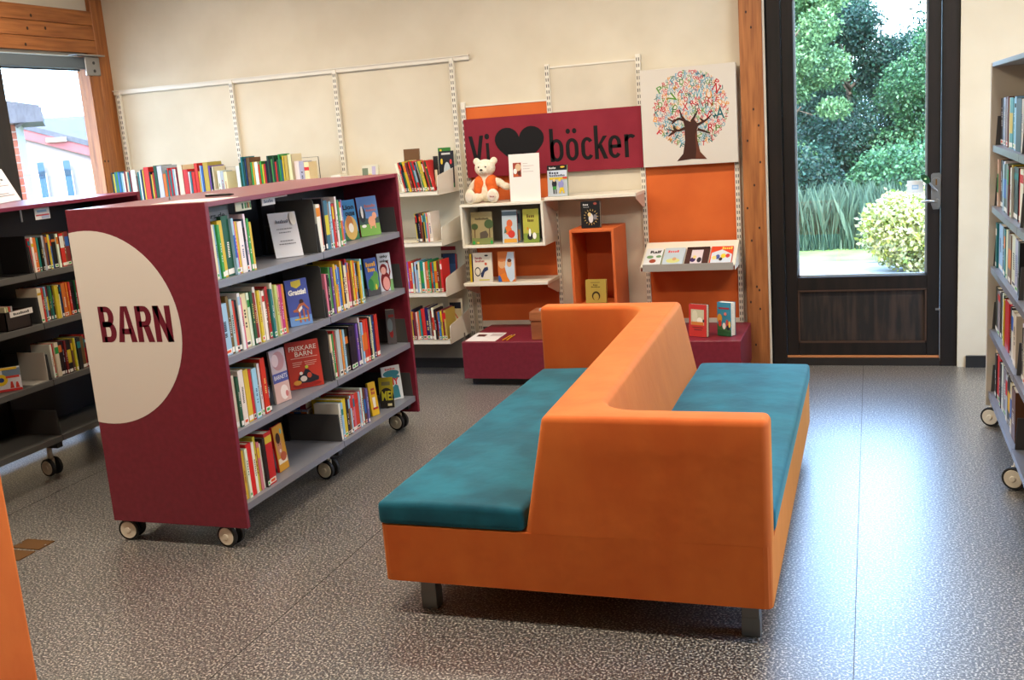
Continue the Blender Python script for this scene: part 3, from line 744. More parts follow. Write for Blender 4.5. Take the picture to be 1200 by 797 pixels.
# a paper notice in a clear holder
a, b = corners((324, 303.5), (356, 299.5), bz(0))
def notice(a, b, z, h, lean, lines, label, extra=(), paper=(214, 214, 220)):
    o = face_book(a, b, z, h, .003, paper, [('r', (118, 118, 124), x0, y0, x1, y1) for x0, y0, x1, y1 in lines]+list(extra), label, None, lean, name='notice', cat='sign', pages=False)
    v = (b-a); w = math.hypot(v.x, v.y)
    MB().box(-.002, w+.002, .0035, .0055, 0, h+.003).build('clear_holder', M_acryl).parent = o
    MB().prism([(.0055, .0), (.055, .0), (.055, .003), (.0055, .003)], 0, w, 'x').build('holder_foot', M_acryl).parent = o
    return o
L_ = []
for y, x0, x1 in ((.62, .22, .78), (.54, .28, .70), (.35, .26, .74), (.28, .2, .80)):
    x = x0
    while x < x1: w_ = RB.uniform(.04, .09); L_.append((x, y, min(x+w_, x1), y+.022)); x += w_+.015
notice(a, b, bz(0), .222, .34, L_, 'white printed notice in a clear holder on the top maroon shelf', [('t', (96, 96, 104), '~9', .22, .76, .68, .83, .01), ('e', (236, 230, 218), .86, .84, .12, .15, 16)])

fb(0, (404, 283), (422, 280), .215, .012, (66, 138, 190), [('r', (58, 110, 70), 0, .0, 1, .2), ('e', (206, 168, 92), .55, .3, .4, .3, 18), ('e', (190, 120, 60), .5, .42, .22, .2, 16), ('e', (232, 224, 208), .55, .3, .16, .12, 14), ('t', K, 'Lion', .2, .76, .9, .88, .03), ('t', K, 'ouse', .3, .6, .9, .7, .03)],
   'blue picture book with a tawny animal, beside the pig cover on the top shelf', spine=(150, 50, 60))
fb(0, (424, 278.3), (447, 274.5), .217, .01, (96, 132, 186), [('r', (118, 164, 74), 0, 0, 1, .3), ('p', (60, 82, 78), [(0, .3), (1, .3), (1, .46), (.6, .42), (0, .5)]), ('e', (44, 48, 54), .2, .55, .16, .2, 14), ('e', (232, 228, 222), .2, .62, .06, .16, 12), ('e', (226, 160, 124), .62, .36, .18, .13, 16), ('e', (226, 160, 124), .78, .5, .11, .09, 14), ('r', (226, 160, 124), .5, .18, .56, .3), ('r', (226, 160, 124), .72, .18, .78, .3), ('e', (240, 238, 230), .2, .26, .12, .04, 12), ('t', (190, 120, 110), '~6', .35, .72, .9, .8, 0), ('t', (190, 120, 110), '~8', .4, .62, .9, .68, 0)],
   'blue picture book showing a pink pig on green grass', spine=(150, 50, 60))
fb(1, (341.5, 384), (367, 378.7), .222, .012, (72, 84, 156), [('r', (110, 150, 206), 0, 0, 1, .2), ('p', (214, 190, 64), [(.28, .96), (.72, .98), (.72, .86), (.5, .8), (.28, .86)]), ('t', (240, 236, 226), 'Grattis!', .1, .66, .9, .78, .05), ('e', (60, 34, 28), .62, .5, .1, .06, 14), ('p', (170, 96, 66), [(.2, .3), (.45, .28), (.55, .4), (.7, .42), (.9, .3), (.92, .34), (.72, .48), (.5, .46), (.35, .36), (.2, .34)]), ('r', (170, 96, 66), .42, .06, .5, .32), ('r', (170, 96, 66), .62, .06, .69, .34), ('r', (170, 96, 66), .8, .06, .87, .3), ('p', (226, 222, 214), [(.42, .34), (.6, .42), (.62, .36), (.46, .28)]), ('r', (210, 176, 60), .2, .12, .8, .15)],
   'blue book titled Grattis! with a leaping child on the cover')
fb(1, (432.7, 348), (447, 345), .208, .01, (70, 96, 172), [('r', (74, 74, 80), 0, 0, 1, .2), ('e', (92, 150, 70), .6, .34, .36, .2, 18), ('e', (92, 150, 70), .78, .52, .2, .12, 14), ('e', (48, 124, 66), .3, .3, .22, .16, 14), ('e', (214, 190, 60), .7, .22, .08, .08, 12), ('t', (236, 176, 60), '~5', .1, .78, .9, .9, .03), ('t', (236, 176, 60), '~4', .2, .64, .8, .76, .03)],
   'blue picture book with a green creature, in front of the monkey cover')
fb(1, (447, 342.2), (462, 340), .215, .01, (206, 214, 228), [('r', (120, 170, 110), .75, 0, 1, .3), ('e', (122, 30, 34), .45, .26, .36, .26, 20), ('e', (228, 160, 156), .48, .2, .26, .18, 18), ('e', (122, 30, 34), .38, .58, .28, .14, 18), ('e', (226, 170, 160), .36, .54, .2, .1, 16), ('p', (122, 30, 34), [(.72, .3), (.9, .5), (.8, .78), (.6, .8), (.62, .75), (.76, .72), (.8, .5), (.66, .36)]), ('t', K, 'unky', .2, .86, .8, .95, .03), ('t', K, 'onkey', .15, .74, .85, .83, .03)],
   'pale blue picture book with a dark red monkey cover')
fb(2, (324.8, 474.5), (342, 467.5), .25, .012, (196, 178, 180), [('r', (206, 170, 160), 0, 0, 1, .38), ('r', (80, 88, 150), 0, .38, 1, .56), ('e', (188, 140, 140), .5, .78, .4, .18, 18), ('e', (226, 202, 200), .3, .8, .22, .12, 16), ('e', (232, 216, 208), .6, .18, .26, .14, 16), ('e', (200, 120, 116), .75, .14, .1, .06, 12), ('t', (236, 232, 230), 'BARNETS', .08, .44, .92, .52, .0)],
   'pale pink and violet book titled BARNETS standing front out', lean=.06)
FR = [('t', (236, 226, 208), 'FRISKARE', .1, .80, .92, .90, .005), ('t', (236, 226, 208), 'BARN', .26, .68, .78, .78, .005)]
for y, x0, x1 in ((.64, .12, .92), (.55, .15, .45), (.51, .15, .42), (.47, .15, .36), (.55, .5, .88), (.51, .52, .86), (.47, .54, .8)): FR.append(('r', (226, 180, 160), x0, y, x1, y+.012))
FR += [('e', (150, 36, 28), .5, .07, .44, .05, 18), ('p', (36, 36, 44), [(.2, .12), (.3, .28), (.42, .3), (.5, .4), (.6, .38), (.7, .28), (.88, .2), (.86, .13), (.6, .1)]), ('e', (222, 208, 200), .42, .2, .1, .06, 14), ('e', (214, 150, 60), .22, .13, .12, .05, 12), ('e', (196, 208, 70), .55, .44, .05, .035, 12), ('e', (232, 224, 212), .36, .32, .05, .035, 12), ('e', (190, 80, 60), .6, .26, .07, .06, 12)]
fb(2, (341.3, 458.2), (380, 450.8), .232, .012, (190, 58, 42), FR, 'red book titled FRISKARE BARN leaning front out on the third shelf', lean=.12)
fb(2, (455, 404), (465.5, 403), .2, .045, (96, 92, 96), [('e', (160, 50, 50), .5, .3, .2, .12, 14), ('e', (120, 140, 150), .4, .55, .3, .2, 16), ('r', (150, 60, 60), .3, .78, .9, .86)], 'thick grey book with a red figure near the far maroon panel', lean=.04)
fb(3, (328.5, 554.5), (339.3, 547), .218, .012, (206, 152, 50), [('e', (196, 138, 104), .4, .55, .26, .24, 18), ('e', (60, 36, 28), .38, .72, .22, .12, 16), ('e', (50, 30, 26), .32, .58, .03, .02, 8), ('e', (50, 30, 26), .5, .58, .03, .02, 8), ('e', (226, 200, 190), .42, .44, .1, .04, 12), ('r', (232, 220, 196), .05, .16, .95, .28), ('e', (120, 180, 170), .72, .84, .1, .06, 12), ('e', (180, 90, 60), .6, .3, .3, .1, 14)],
   'yellow book with a laughing baby on the cover, bottom maroon shelf', lean=.08, spine=(190, 40, 40))
fb(3, (437, 488.5), (445.3, 485.3), .185, .014, (222, 178, 40), [('r', (160, 60, 40), .3, .76, .8, .82), ('p', (236, 228, 214), [(.35, .2), (.65, .2), (.7, .55), (.3, .55)]), ('r', (180, 40, 40), .2, .18, .9, .24), ('t', (170, 50, 60), '~3', .3, .64, .8, .74, .01)], 'yellow paperback with small red title at the end of the bottom row', lean=.1)
fb(3, (446, 479), (462.5, 477.7), .172, .01, (160, 150, 40), [('e', (34, 32, 30), .5, .32, .52, .34, 20), ('r', (34, 32, 30), .0, .0, 1, .3), ('t', (190, 184, 50), 'ME!', .16, .24, .92, .56, .03), ('r', (110, 106, 70), .2, .74, .8, .86), ('r', (214, 206, 160), .55, .06, .85, .14)], 'olive and black book reading ME! on the bottom maroon shelf', lean=.16)
fb(3, (452, 471.5), (473.3, 466.8), .2, .012, (216, 222, 226), [('e', (60, 130, 144), .5, .78, .44, .1, 20), ('r', (60, 130, 144), .1, .06, .3, .4), ('p', (60, 130, 144), [(.4, .05), (.85, .05), (.8, .4), (.65, .45), (.45, .35)]), ('e', (60, 130, 144), .7, .66, .25, .05, 16), ('t', (204, 50, 56), 'NY', .32, .44, .86, .64, .04), ('t', (204, 80, 80), '~8', .2, .89, .75, .95, .01)], 'white and teal book with red letters NY on the bottom shelf', lean=.12)
# books lying flat behind the bottom row
zz = bz(3)
for k, (c, th, dx) in enumerate((('k', .045, 0), ('k', .04, .01), ('n', .028, -.01), ('o', .03, .0), ('s', .012, .01), ('d', .035, -.005))):
    o = make_book(th, .108, .15, c, '%s book lying flat, %s up in the pile on the bottom maroon shelf' % (NAME[c], ordn(k+1)), 'lying pile of books', False)
    o.rotation_euler = (PI/2, PI/2, 0); o.rotation_euler = Matrix(((0, 0, 1), (0, 1, 0), (-1, 0, 0))).to_euler()   # lie on the side, spine to -y
    o.location = (BX-.29+dx, 4.49, zz+th); zz += th+.0008
    o.location.x = BX-.316+dx*.5

# notice strips hung under the top board
t = thing('shelf_sign', 'grey plastic strip with black lettering under the maroon top board', 'sign', (BX-.05, 3.7, 1.43))
MB().box(BX-.055, BX-.051, 3.60, 3.80, 1.408, 1.446).build('plate', pmat('sign_grey', (96, 96, 98), .5), t)
print_mesh('lettering', [('t', (20, 20, 22), 'riers de', .08, .25, .85, .8, .02)], .2, .038, lambda u, v, o: (BX-.051+o, 3.60+u, 1.408+v), t)
MB().box(BX-.058, BX-.05, 3.60, 3.80, 1.446, 1.473).build('hanger', M_dgrey, t)
t = thing('price_strip', 'pale label with coloured marks clipped under the maroon top board', 'label', (BX-.1, 3.9, 1.44))
MB().box(BX-.03, BX-.027, 3.82, 3.94, 1.432, 1.472).build('card', pmat('card_cream', (224, 220, 190), .6), t)
print_mesh('marks', [('r', (40, 90, 50), .4, .2, .5, .8), ('r', (70, 140, 70), .58, .2, .68, .8), ('r', (40, 40, 40), .72, .2, .78, .8), ('r', (210, 130, 50), .8, .2, .86, .8), ('r', (70, 140, 70), .9, .2, .97, .8)], .12, .04, lambda u, v, o: (BX-.027+o, 3.82+u, 1.432+v), t)
t = thing('price_strip', 'white clip label under the maroon top above the notice', 'label', (BX-.1, 4.2, 1.44))
MB().box(BX-.05, BX-.047, 4.06, 4.17, 1.435, 1.472).build('card', M_paper, t)
print_mesh('marks', [('t', (110, 120, 130), '~7', .15, .3, .85, .7, 0)], .11, .037, lambda u, v, o: (BX-.047+o, 4.06+u, 1.435+v), t)
MB().box(BX-.05, BX-.047, 4.17, 4.28, 1.462, 1.472).build('clip_rail', M_paper, t)

# sheet of paper and pen on the top
pa = MB().box(-2.83, -2.545, 3.60, 3.81, 1.4945, 1.4960).build('paper_sheet', M_paper); tag(pa, 'white paper sheet lying on the maroon bookcase top', 'paper')
pn = thing('pen', 'black pen lying on the paper sheet on the maroon bookcase', 'pen', (-2.66, 3.8, 1.5))
p0, p1 = onz(241, 229.5, 1.5015), onz(274, 227.5, 1.5015)
MB().tube([p0, p0.lerp(p1, .85), p1], [.0055, .0055, .0015], 8).build('barrel', M_black, pn, smooth=True)
MB().tube([p0+Vector((0, 0, .005)), p0.lerp(p1, .3)+Vector((0, 0, .006))], .0012, 6).build('clip', M_steel, pn)
# small chrome knob at the panel top
t = thing('pin', 'small chrome pin standing on the maroon bookcase top', 'pin', (-2.72, 3.64, 1.495)); p0 = onz(196, 234, 1.496)
MB().cyl((p0.x, p0.y+.02, 1.4945), (0, 0, 1), .008, .006, 0, .014, 12).build('head', M_steel, t)

# ------------------------------------------------------------------ contents of the dark bookcase by the window
LX_ = -4.195; LZ = [1.10+SURF, .828+SURF, .516+SURF, .203+SURF]
for i, p0, p1, spec in ((0, 40.5, 88, "r w o2 t k s n B y b k2 w k r2 n d2"), (1, 48.5, 97, "w2 r t l d G t k y2 w B o2 r o r k2 G r"), (2, 66, 108, "w r c2 k2 k d k2 G n y l k2 n2 r d")):
    f = lambda y, i=i: (LX_-.014, y, LZ[i])
    a, b = solve(f, p0, 3.6, 5.2), solve(f, p1, 3.6, 5.2)
    a = max(a, 4.334)
    book_row(spec, a, b, LX_-.014, LZ[i], 'x', (.165, .205), 'from the dark divider, %s shelf by the window' % SHN[i], 'books on the dark bookcase', depth=(.13, .16))
def lf(i, bl, br, h, t, base, art, label, **kw):
    a, b = corners(bl, br, LZ[i]); return face_book(a, b, LZ[i], h, t, base, art, label, 'front-facing items on the dark bookcase', **kw)
lf(0, (-16, 323), (17, 319), .14, .015, (52, 66, 104), [('r', (90, 140, 90), 0, .72, 1, 1), ('r', (206, 60, 50), .2, .82, .95, .94), ('e', (214, 190, 80), .7, .76, .2, .06, 12), ('r', (100, 150, 170), .5, .02, .75, .26), ('r', (200, 150, 120), .78, .04, .95, .26), ('r', (70, 84, 130), .2, .3, .9, .7)], 'dark blue disc case with coloured pictures on the dark bookcase', lean=.08, name='disc_case', cat='case')
lf(2, (-8, 462), (27, 456.5), .125, .014, (214, 214, 220), [('r', (206, 60, 60), 0, 0, 1, .1), ('r', (110, 130, 150), .4, .62, 1, .95), ('e', (222, 190, 40), .32, .5, .24, .24, 20), ('e', (40, 60, 120), .34, .5, .1, .1, 14), ('r', (206, 70, 60), .5, .55, .95, .64), ('p', (200, 60, 50), [(.6, .12), (.74, .12), (.7, .4), (.64, .4)]), ('p', (200, 60, 50), [(.78, .12), (.92, .12), (.88, .36), (.82, .36)]), ('r', (226, 190, 60), .1, .9, .9, 1)], 'white disc case with a yellow ring and red figures', lean=.08, name='disc_case', cat='case')
# dark media box with paper label, and its contents
zb = LZ[1]; y0 = onx(12, 385, LX_).y; y1 = onx(41, 380, LX_).y
mbx = thing('media_box', 'dark brown open box with a white lettered label on the dark bookcase', 'box', (LX_-.1, y0, zb))
for nm, A in (('front', (LX_-.02, LX_-.026, y0, y1)), ('back', (LX_-.19, LX_-.196, y0, y1)), ('side', (LX_-.02, LX_-.196, y0, y0+.006)), ('side', (LX_-.02, LX_-.196, y1-.006, y1)), ):
    MB().box(*A, zb, zb+.10).build(nm, pmat('box_brown', (40, 28, 24), .6), mbx)
MB().box(LX_-.02, LX_-.196, y0, y1, zb, zb+.005).build('bottom', MATS['box_brown'], mbx)
l0, l1 = onx(12, 372, LX_-.019), onx(38.5, 366, LX_-.019)
lb = MB().box(LX_-.0198, LX_-.0185, l0.y, l1.y, zb+.068, zb+.098).build('label_card', M_paper, mbx)
print_mesh('lettering', [('t', (20, 20, 22), '~9', .15, .28, .85, .72, .03)], l1.y-l0.y, .03, lambda u, v, o: (LX_-.0185+o, l0.y+u, zb+.068+v), lb)
for k in range(4):
    c = [(214, 206, 170), (190, 200, 150), (206, 80, 60), (180, 186, 190)][k]
    o = tag(MB().box(LX_-.19, LX_-.03, y0+.012+k*.014, y0+.022+k*.014, zb+.006, zb+.125).build('disc_case', cover_mat(c)), '%s case standing in the dark media box, %s from its open end' % (['cream', 'pale green', 'red', 'grey'][k], ordn(k+1)), 'case', 'cases in the media box')
# black bookend and grey card box
t = thing('bookend', 'black sheet bookend beside the red books, top shelf by the window', 'bookend', (LX_-.1, 4.31, LZ[0]))
MB().box(LX_-.015, LX_-.2, 4.305, 4.309, LZ[0], LZ[0]+.2).build('upright', M_black, t); MB().box(LX_-.02, LX_-.2, 4.2, 4.305, LZ[0], LZ[0]+.002).build('foot', M_black, t)
t = thing('bookend', 'pale grey sheet bookend on the third shelf by the window', 'bookend', (LX_-.1, 4.31, LZ[2]))
MB().box(LX_-.015, LX_-.2, 4.305, 4.309, LZ[2], LZ[2]+.155).build('upright', pmat('pale_grey', (186, 180, 170), .6), t); MB().box(LX_-.02, LX_-.2, 4.2, 4.305, LZ[2], LZ[2]+.002).build('foot', MATS['pale_grey'], t)
# card clip under the top
t = thing('card_clip', 'white card in a clip under the top of the dark bookcase', 'card', (LX_-.1, 4.4, 1.4)); q0, q1 = onx(42, 258, LX_-.05), onx(57, 242, LX_-.05)
MB().box(LX_-.052, LX_-.05, q0.y, q1.y, q0.z, q1.z+.01).build('card', M_paper, t)
print_mesh('marks', [('r', (150, 180, 206), .15, .6, .8, .8), ('r', (200, 70, 70), .05, .3, .95, .42), ('r', (170, 176, 200), .4, .05, .95, .3)], q1.y-q0.y, q1.z-q0.z, lambda u, v, o: (LX_-.05+o, q0.y+u, q0.z+v), t)
MB().box(LX_-.06, LX_-.045, q0.y-.12, q1.y, q1.z+.01, 1.468).build('clip', M_steel, t)
MB().box(LX_-.055, LX_-.05, q0.y-.10, q0.y-.09, q0.z, q1.z+.01).build('strut', M_steel, t)
# notice on top of the dark bookcase
a, b = onz(-12, 241, 1.4905), onz(25, 234.5, 1.4905)
L2 = [(.35, .48, .9, .50), (.35, .56, .7, .58), (.3, .24, .75, .26), (.2, .18, .9, .20)]
notice(a, b, 1.4905, .21, .42, L2, 'white printed notice leaning on the top of the dark bookcase', [('t', (90, 90, 96), '~4', .45, .64, .85, .72, .01)], (222, 220, 226))

# ------------------------------------------------------------------ contents of the tall bookcase by the door
RZ = [z+SURF for z in (1.405, 1.105, .80, .475, .145)]
RN = ['top', 'second', 'third', 'fourth', 'bottom']
spec_r = ["k2 s a w d c t2 t2 l k3 c", "c k2 b w s k2 a n y w k3 r w2", "t l3 y k t w a n2 c3+ s2 k", "k2 a2 k w k y r3 r k w2 c2", "c k r2 k w a2 s k2 c n2"]
for i in range(5):
    end = [4.78, 4.80, 4.80, 4.84, 4.80][i]
    book_row(spec_r[i], 5.68, end, .565+.014, RZ[i], '-x', (.20, .25), 'from the door end, %s shelf of the tall bookcase' % RN[i], 'books on the tall bookcase', depth=(.14, .19))
    if i != 4: book_row("w2 k2 c3 a2 s k r2", 4.70, 4.36, .565+.014, RZ[i], '-x', (.20, .25), 'past the divider, %s shelf of the tall bookcase' % RN[i], 'books on the tall bookcase', depth=(.14, .19))
o = make_book(.03, .2, .14, 'r', 'red book lying flat on the bottom shelf of the tall bookcase', 'books on the tall bookcase', False)
o.rotation_euler = Matrix(((0, 0, 1), (0, 1, 0), (-1, 0, 0))).to_euler(); o.location = (.6, 4.45, RZ[4]+.0305)
# ------------------------------------------------------------------ back wall: rail, tracks, shelves
YT = YW-.03
def track(x, z0, z1, label, w=.032, pitch=.05):
    t = thing('wall_track', label, 'track', (x, YT, z0), 'slotted wall tracks')
    MB().box(x-w/2, x+w/2, YT, YW-.0005, z0, z1).build('upright', M_track, t, bevel=.002, seg=1)
    s = MB(); z = z0+.03
    while z < z1-.03:
        for dx in (-.007, .007): s.box(x+dx-.0028, x+dx+.0028, YT-.0006, YT+.004, z, z+.022)
        z += pitch*.8
    o = s.build('slots', M_slot, t); o['kind'] = 'stuff'
ZR = 2.205
r_ = thing('wall_rail', 'long white horizontal hanging rail on the cream back wall', 'rail', (-4.2, YT, ZR))
MB().box(-5.69, -2.655, YW-.022, YW-.0005, ZR-.018, ZR+.018).build('rail', M_track, r_, bevel=.003, seg=1)
MB().box(-5.69, -2.655, YW-.03, YW-.002, ZR+.010, ZR+.018).build('flange', M_track, r_)
track(-5.645, .25, ZR+.005, 'white slotted wall track at the pine corner post')
track(-4.60, .25, ZR+.005, 'white slotted wall track, second from the pine corner post')
track(-3.715, .25, ZR+.005, 'white slotted wall track, third from the pine corner post')
track(-2.79, .2, ZR+.005, 'white slotted wall track at the free end of the long rail')
track(-2.727, .2, 1.90, 'white slotted wall track left of the heart banner')
track(-2.093, .2, 2.105, 'white slotted wall track behind the heart banner')
track(-1.462, .2, 2.115, 'white slotted wall track between banner and tree picture')
track(-.836, .2, 1.92, 'white slotted wall track beside the pine post by the door')

def rack_shelf(x0, x1, yf, z, label, group, hb=.13):
    t = thing('wall_shelf', label, 'shelf', ((x0+x1)/2, yf, z), group)
    sh = MB().box(x0, x1, yf, YT-.001, z+.024, z+.030).box(x0, x1, yf, yf+.014, z, z+.030).build('board', M_white, t, bevel=.002, seg=1)
    for x, o in ((x0, .003), (x1, -.003)):
        pr = rounded_poly([(yf+.005, z+.0), (YT-.002, z+.0), (YT-.002, z+.03+hb+.02), (yf+.015, z+.03+hb-.03)], [.0, .0, .004, .03])
        MB().prism(pr, x, x+o, 'x').build('end_bracket', M_white, t)
    return t
YS_ = 6.565
WZ_ = [1.287, .937, .582, .243]
bays = [(-5.63, -4.615, 'by the pine corner post'), (-4.585, -3.73, 'in the middle of the long rail'), (-3.70, -2.803, 'at the free end of the long rail')]
for bi, (x0, x1, wh) in enumerate(bays):
    for k, z in enumerate(WZ_):
        rack_shelf(x0, x1, YS_, z, 'white metal wall shelf %s, %s level' % (wh, ['top', 'second', 'third', 'lowest'][k]), 'white wall shelves')
t = thing('kick_board', 'grey board under the lowest white wall shelf', 'board', (-3.25, 6.86, .09))
MB().box(-3.70, -2.80, 6.82, 6.84, .085, .27).build('board', pmat('kick_grey', (120, 116, 108), .6), t); MB().box(-3.69, -2.81, 6.84, 6.95, .10, .26).build('backing', M_dgrey, t)
MB().box(-3.69, -2.81, 6.86, 6.93, 0, .10).build('plinth', M_black, t)
def wx(px, z, y=YS_+.02): return solve(lambda x: (x, y, z), px, -5.7, 1.0)
zs = [z+.0305 for z in WZ_]
G_ = 'books on the white wall shelves'
book_row("w2 r B g y2 v d G r t r2 k w g y2 k r n G r", wx(472, zs[0]), min(-2.83, wx(512, zs[0])), YS_+.01, zs[0], 'y', (.19, .225), 'from the BARN case, top white shelf', G_, lean=.20, depth=(.13, .17))
book_row("y k B k d n k y t l p c3+", wx(489, zs[1]), wx(508, zs[1]), YS_+.01, zs[1], 'y', (.185, .21), 'of the short row, second white shelf', G_, lean=.03)
book_row("y v r2 c n s l c t2 w o2 g r t y2 d n r", wx(477, zs[2]), min(-2.83, wx(524.5, zs[2])), YS_+.01, zs[2], 'y', (.18, .25), 'from the BARN case, third white shelf', G_, lean=.0)
book_row("y- B d- w- o- t r2+ B2+ a d w+ k o- b- y- d e", wx(483, zs[3]), min(-2.83, wx(526, zs[3])), YS_+.01, zs[3], 'y', (.18, .24), 'from the BARN case, lowest white shelf', G_, lean=.02)
# long rows behind the bookcases: their tops show over the maroon boards
book_row("k y t g b t l w d c t d w3+ n- t w B+ y r3+ k- y- r- G2+ s3+ o2- t r t r l w d c3+ r3 w- t- r2- r2+ y- l b e3+ v k c", wx(129, 1.55), wx(249, 1.55), YS_+.03, zs[0], 'y', (.22, .32), '', '', stuff=True)
book_row("w2- G t+ G B+ n2+ g y w2- r- g y- r- k G+ k g G+ r- G g+ t y+ e2+ c2+", wx(275, 1.55), wx(341, 1.55), YS_+.03, zs[0], 'y', (.24, .34), '', '', stuff=True)
sv, sf, sc = STUFF
me = bpy.data.meshes.new('book_rows'); me.from_pydata(sv, [], sf); at = me.color_attributes.new('ink', 'FLOAT_COLOR', 'CORNER'); at.data.foreach_set('color', sc); me.materials.append(M_print)
o = bpy.data.objects.new('book_rows', me); COL.objects.link(o); o['kind'] = 'stuff'; tag(o, 'rows of small coloured books on the wall shelves behind the bookcases', 'books')
# wire bookends and pale boxes beside the rows
for (p0, p1, z1, lab) in ((250, 264, 1.57, 'wire bookend behind the maroon case, by the long coloured row'), (341, 361, 1.60, 'wire bookend behind the maroon case, by the green row')):
    x0, x1 = wx(p0, 1.5), wx(p1, 1.5)
    t = thing('wire_bookend', lab, 'bookend', (x0, 6.65, zs[0]), 'wire bookends')
    MB().tube([(x0, 6.752, zs[0]), (x0, 6.752, z1), (x1, 6.752, z1), (x1, 6.752, zs[0])], .003, 6).build('hoop', M_dgrey, t)
    MB().box(x0, x1, 6.6, 6.76, zs[0], zs[0]+.002).build('foot', M_dgrey, t)
    xx = x0
    n = 3
    for k in range(n):
        w = (x1-x0-.02)/n
        make_b = make_book(w-.002, z1-.02-zs[0]-k*.006, .12, 'wsc'[k], '%s box spine, %s inside the %s' % (['white', 'pale grey', 'cream'][k], ordn(k+1), lab), None, False); make_b.location = (x0+.012+k*w, 6.62, zs[0]+.0022); make_b['category'] = 'book'
        make_b['label'] = '%s spine, %s inside the wire bookend by the %s row' % (['white', 'pale grey', 'cream'][k], ordn(k+1), 'coloured' if p0 == 250 else 'green')
for p0, p1, py, c, lab in ((387, 398, 206, (80, 120, 96), 'small green and white item on the top white shelf'), (400, 410, 207, (214, 170, 160), 'small pink item on the top white shelf')):
    x0, x1 = wx(p0, 1.45), wx(p1, 1.45); z1 = ony(p0, py, 6.6).z
    t = tag(MB().box(x0, x1, 6.6, 6.7, zs[0], z1).build('card_box', cover_mat(qcol(c)), bevel=.003, seg=1), lab, 'box')
    MB().box(x0-.002, x1+.002, 6.598, 6.702, z1-.03, z1+.002).build('lid', M_white, t)
x0, x1 = wx(420, 1.5), wx(439, 1.5); z1 = ony(430, 194, 6.62).z
face_book((x0, 6.62, 0), (x1, 6.62, 0), zs[0], z1-zs[0], .02, (206, 200, 176), [('r', (110, 120, 96), .02, .1, .38, .9), ('r', (176, 166, 190), .62, .2, .85, .95), ('r', (200, 180, 120), .4, .1, .6, .7)], 'pale cover with green and lilac bands, propped on the top white shelf', lean=.1)
# propped covers on the white shelves
def wb(pl, pr, ytop, z, y, t, base, art, label, lean=.08, **kw):
    a, b = ony(pl, 0, y), ony(pr, 0, y)
    a = Vector((solve(lambda x: (x, y, z), pl, -5.7, 1), y, z)); b = Vector((solve(lambda x: (x, y, z), pr, -5.7, 1), y, z))
    h = (ony((pl+pr)/2, ytop, y+.015).z-z)/math.cos(lean)
    return face_book(a, b, z, h, t, base, art, label, kw.pop('group', 'front-facing books on the back wall'), lean, **kw)
wb(476, 494, 174.5, zs[0], 6.78, .012, (104, 72, 42), [('r', (150, 110, 66), .15, .1, .85, .5), ('r', (60, 40, 26), .3, .1, .36, .5), ('r', (60, 40, 26), .6, .1, .66, .5), ('r', (190, 160, 110), .3, .68, .8, .73)], 'brown book standing behind the leaning row on the top white shelf', lean=.06)
wb(516, 530, 173, zs[0], 6.91, .012, (52, 120, 50), [('r', (220, 190, 60), .15, .84, .3, .96), ('r', (30, 60, 34), 0, 0, 1, .6)], 'green book behind the dark cover on the top white shelf', lean=.06)
wb(516, 533, 177, zs[0], 6.87, .01, (34, 36, 44), [('e', (190, 200, 206), .55, .4, .24, .3, 16), ('r', (60, 120, 70), 0, 0, 1, .12), ('e', (220, 190, 60), .2, .72, .08, .08, 10), ('e', (200, 60, 70), .82, .7, .08, .07, 10), ('r', (200, 200, 200), .2, .9, .8, .95), ('e', (60, 90, 160), .3, .2, .12, .1, 10)], 'dark picture book with a white figure on the top white shelf', lean=.08)
wb(510, 515, 183, zs[0], 6.63, .012, (30, 30, 30), [('r', (220, 214, 180), .2, .1, .8, .6)], 'narrow black book beside the dark picture book', lean=.05)
wb(521, 537, 298, zs[2], 6.84, .012, (40, 62, 100), [('r', (56, 84, 130), .1, .2, .9, .7), ('r', (160, 60, 60), .9, 0, 1, 1)], 'dark blue book propped at the end bracket, third white shelf')
wb(519, 536, 289, zs[2], 6.89, .012, (190, 176, 160), [('r', (150, 30, 40), 0, .9, 1, 1), ('r', (40, 40, 44), 0, .72, 1, .82)], 'beige book with dark bars behind the dark blue book')
wb(528, 541, 362, zs[3], 6.80, .012, (214, 200, 160), [('p', (206, 90, 60), [(.2, .6), (.5, .85), (.8, .6), (.72, .58), (.5, .76), (.28, .58)]), ('r', (200, 150, 100), .1, .1, .9, .4)], 'cream book with a red arc on the lowest white shelf')
wb(527, 543, 350, zs[3], 6.86, .012, (226, 214, 190), [('r', (40, 40, 54), .1, .5, .92, .88), ('e', (200, 160, 120), .5, .6, .2, .1, 12)], 'cream book with a dark picture on the lowest white shelf')

# ------------------------------------------------------------------ orange and white back panels, banner, picture
def panel(name, x0, x1, z0, z1, mat, label, y=YT+.012):
    t = thing(name, label, 'panel', ((x0+x1)/2, y, z0), 'back panels of the display wall')
    MB().box(x0, x1, y, y+.012, z0, z1).build('sheet', mat, t)
    MB().box(x0, x1, y-.006, y+.014, z1, z1+.012).build('top_trim', M_track, t)
    MB().box(x0, x1, y-.008, y+.014, z0-.045, z0).build('lower_rail', M_track, t)
    MB().box(x0, x1, y-.001, y+.014, z0-.075, z0-.045).build('shadow_gap', M_dgrey, t)
    MB().box(x0, x1, y-.008, y+.014, z0-.09, z0-.075).build('lower_rail', M_track, t)
    return t
panel('back_panel', -2.71, -2.110, .33, 1.862, M_orangep, 'orange wall panel behind the cubby and heart banner')
panel('back_panel', -2.076, -1.479, .33, 2.075, M_whitepanel, 'pale wall panel behind the orange box and black book')
panel('back_panel', -1.445, -.853, .33, 1.90, M_orangep, 'orange wall panel below the tree picture')
YBN = YT-.022
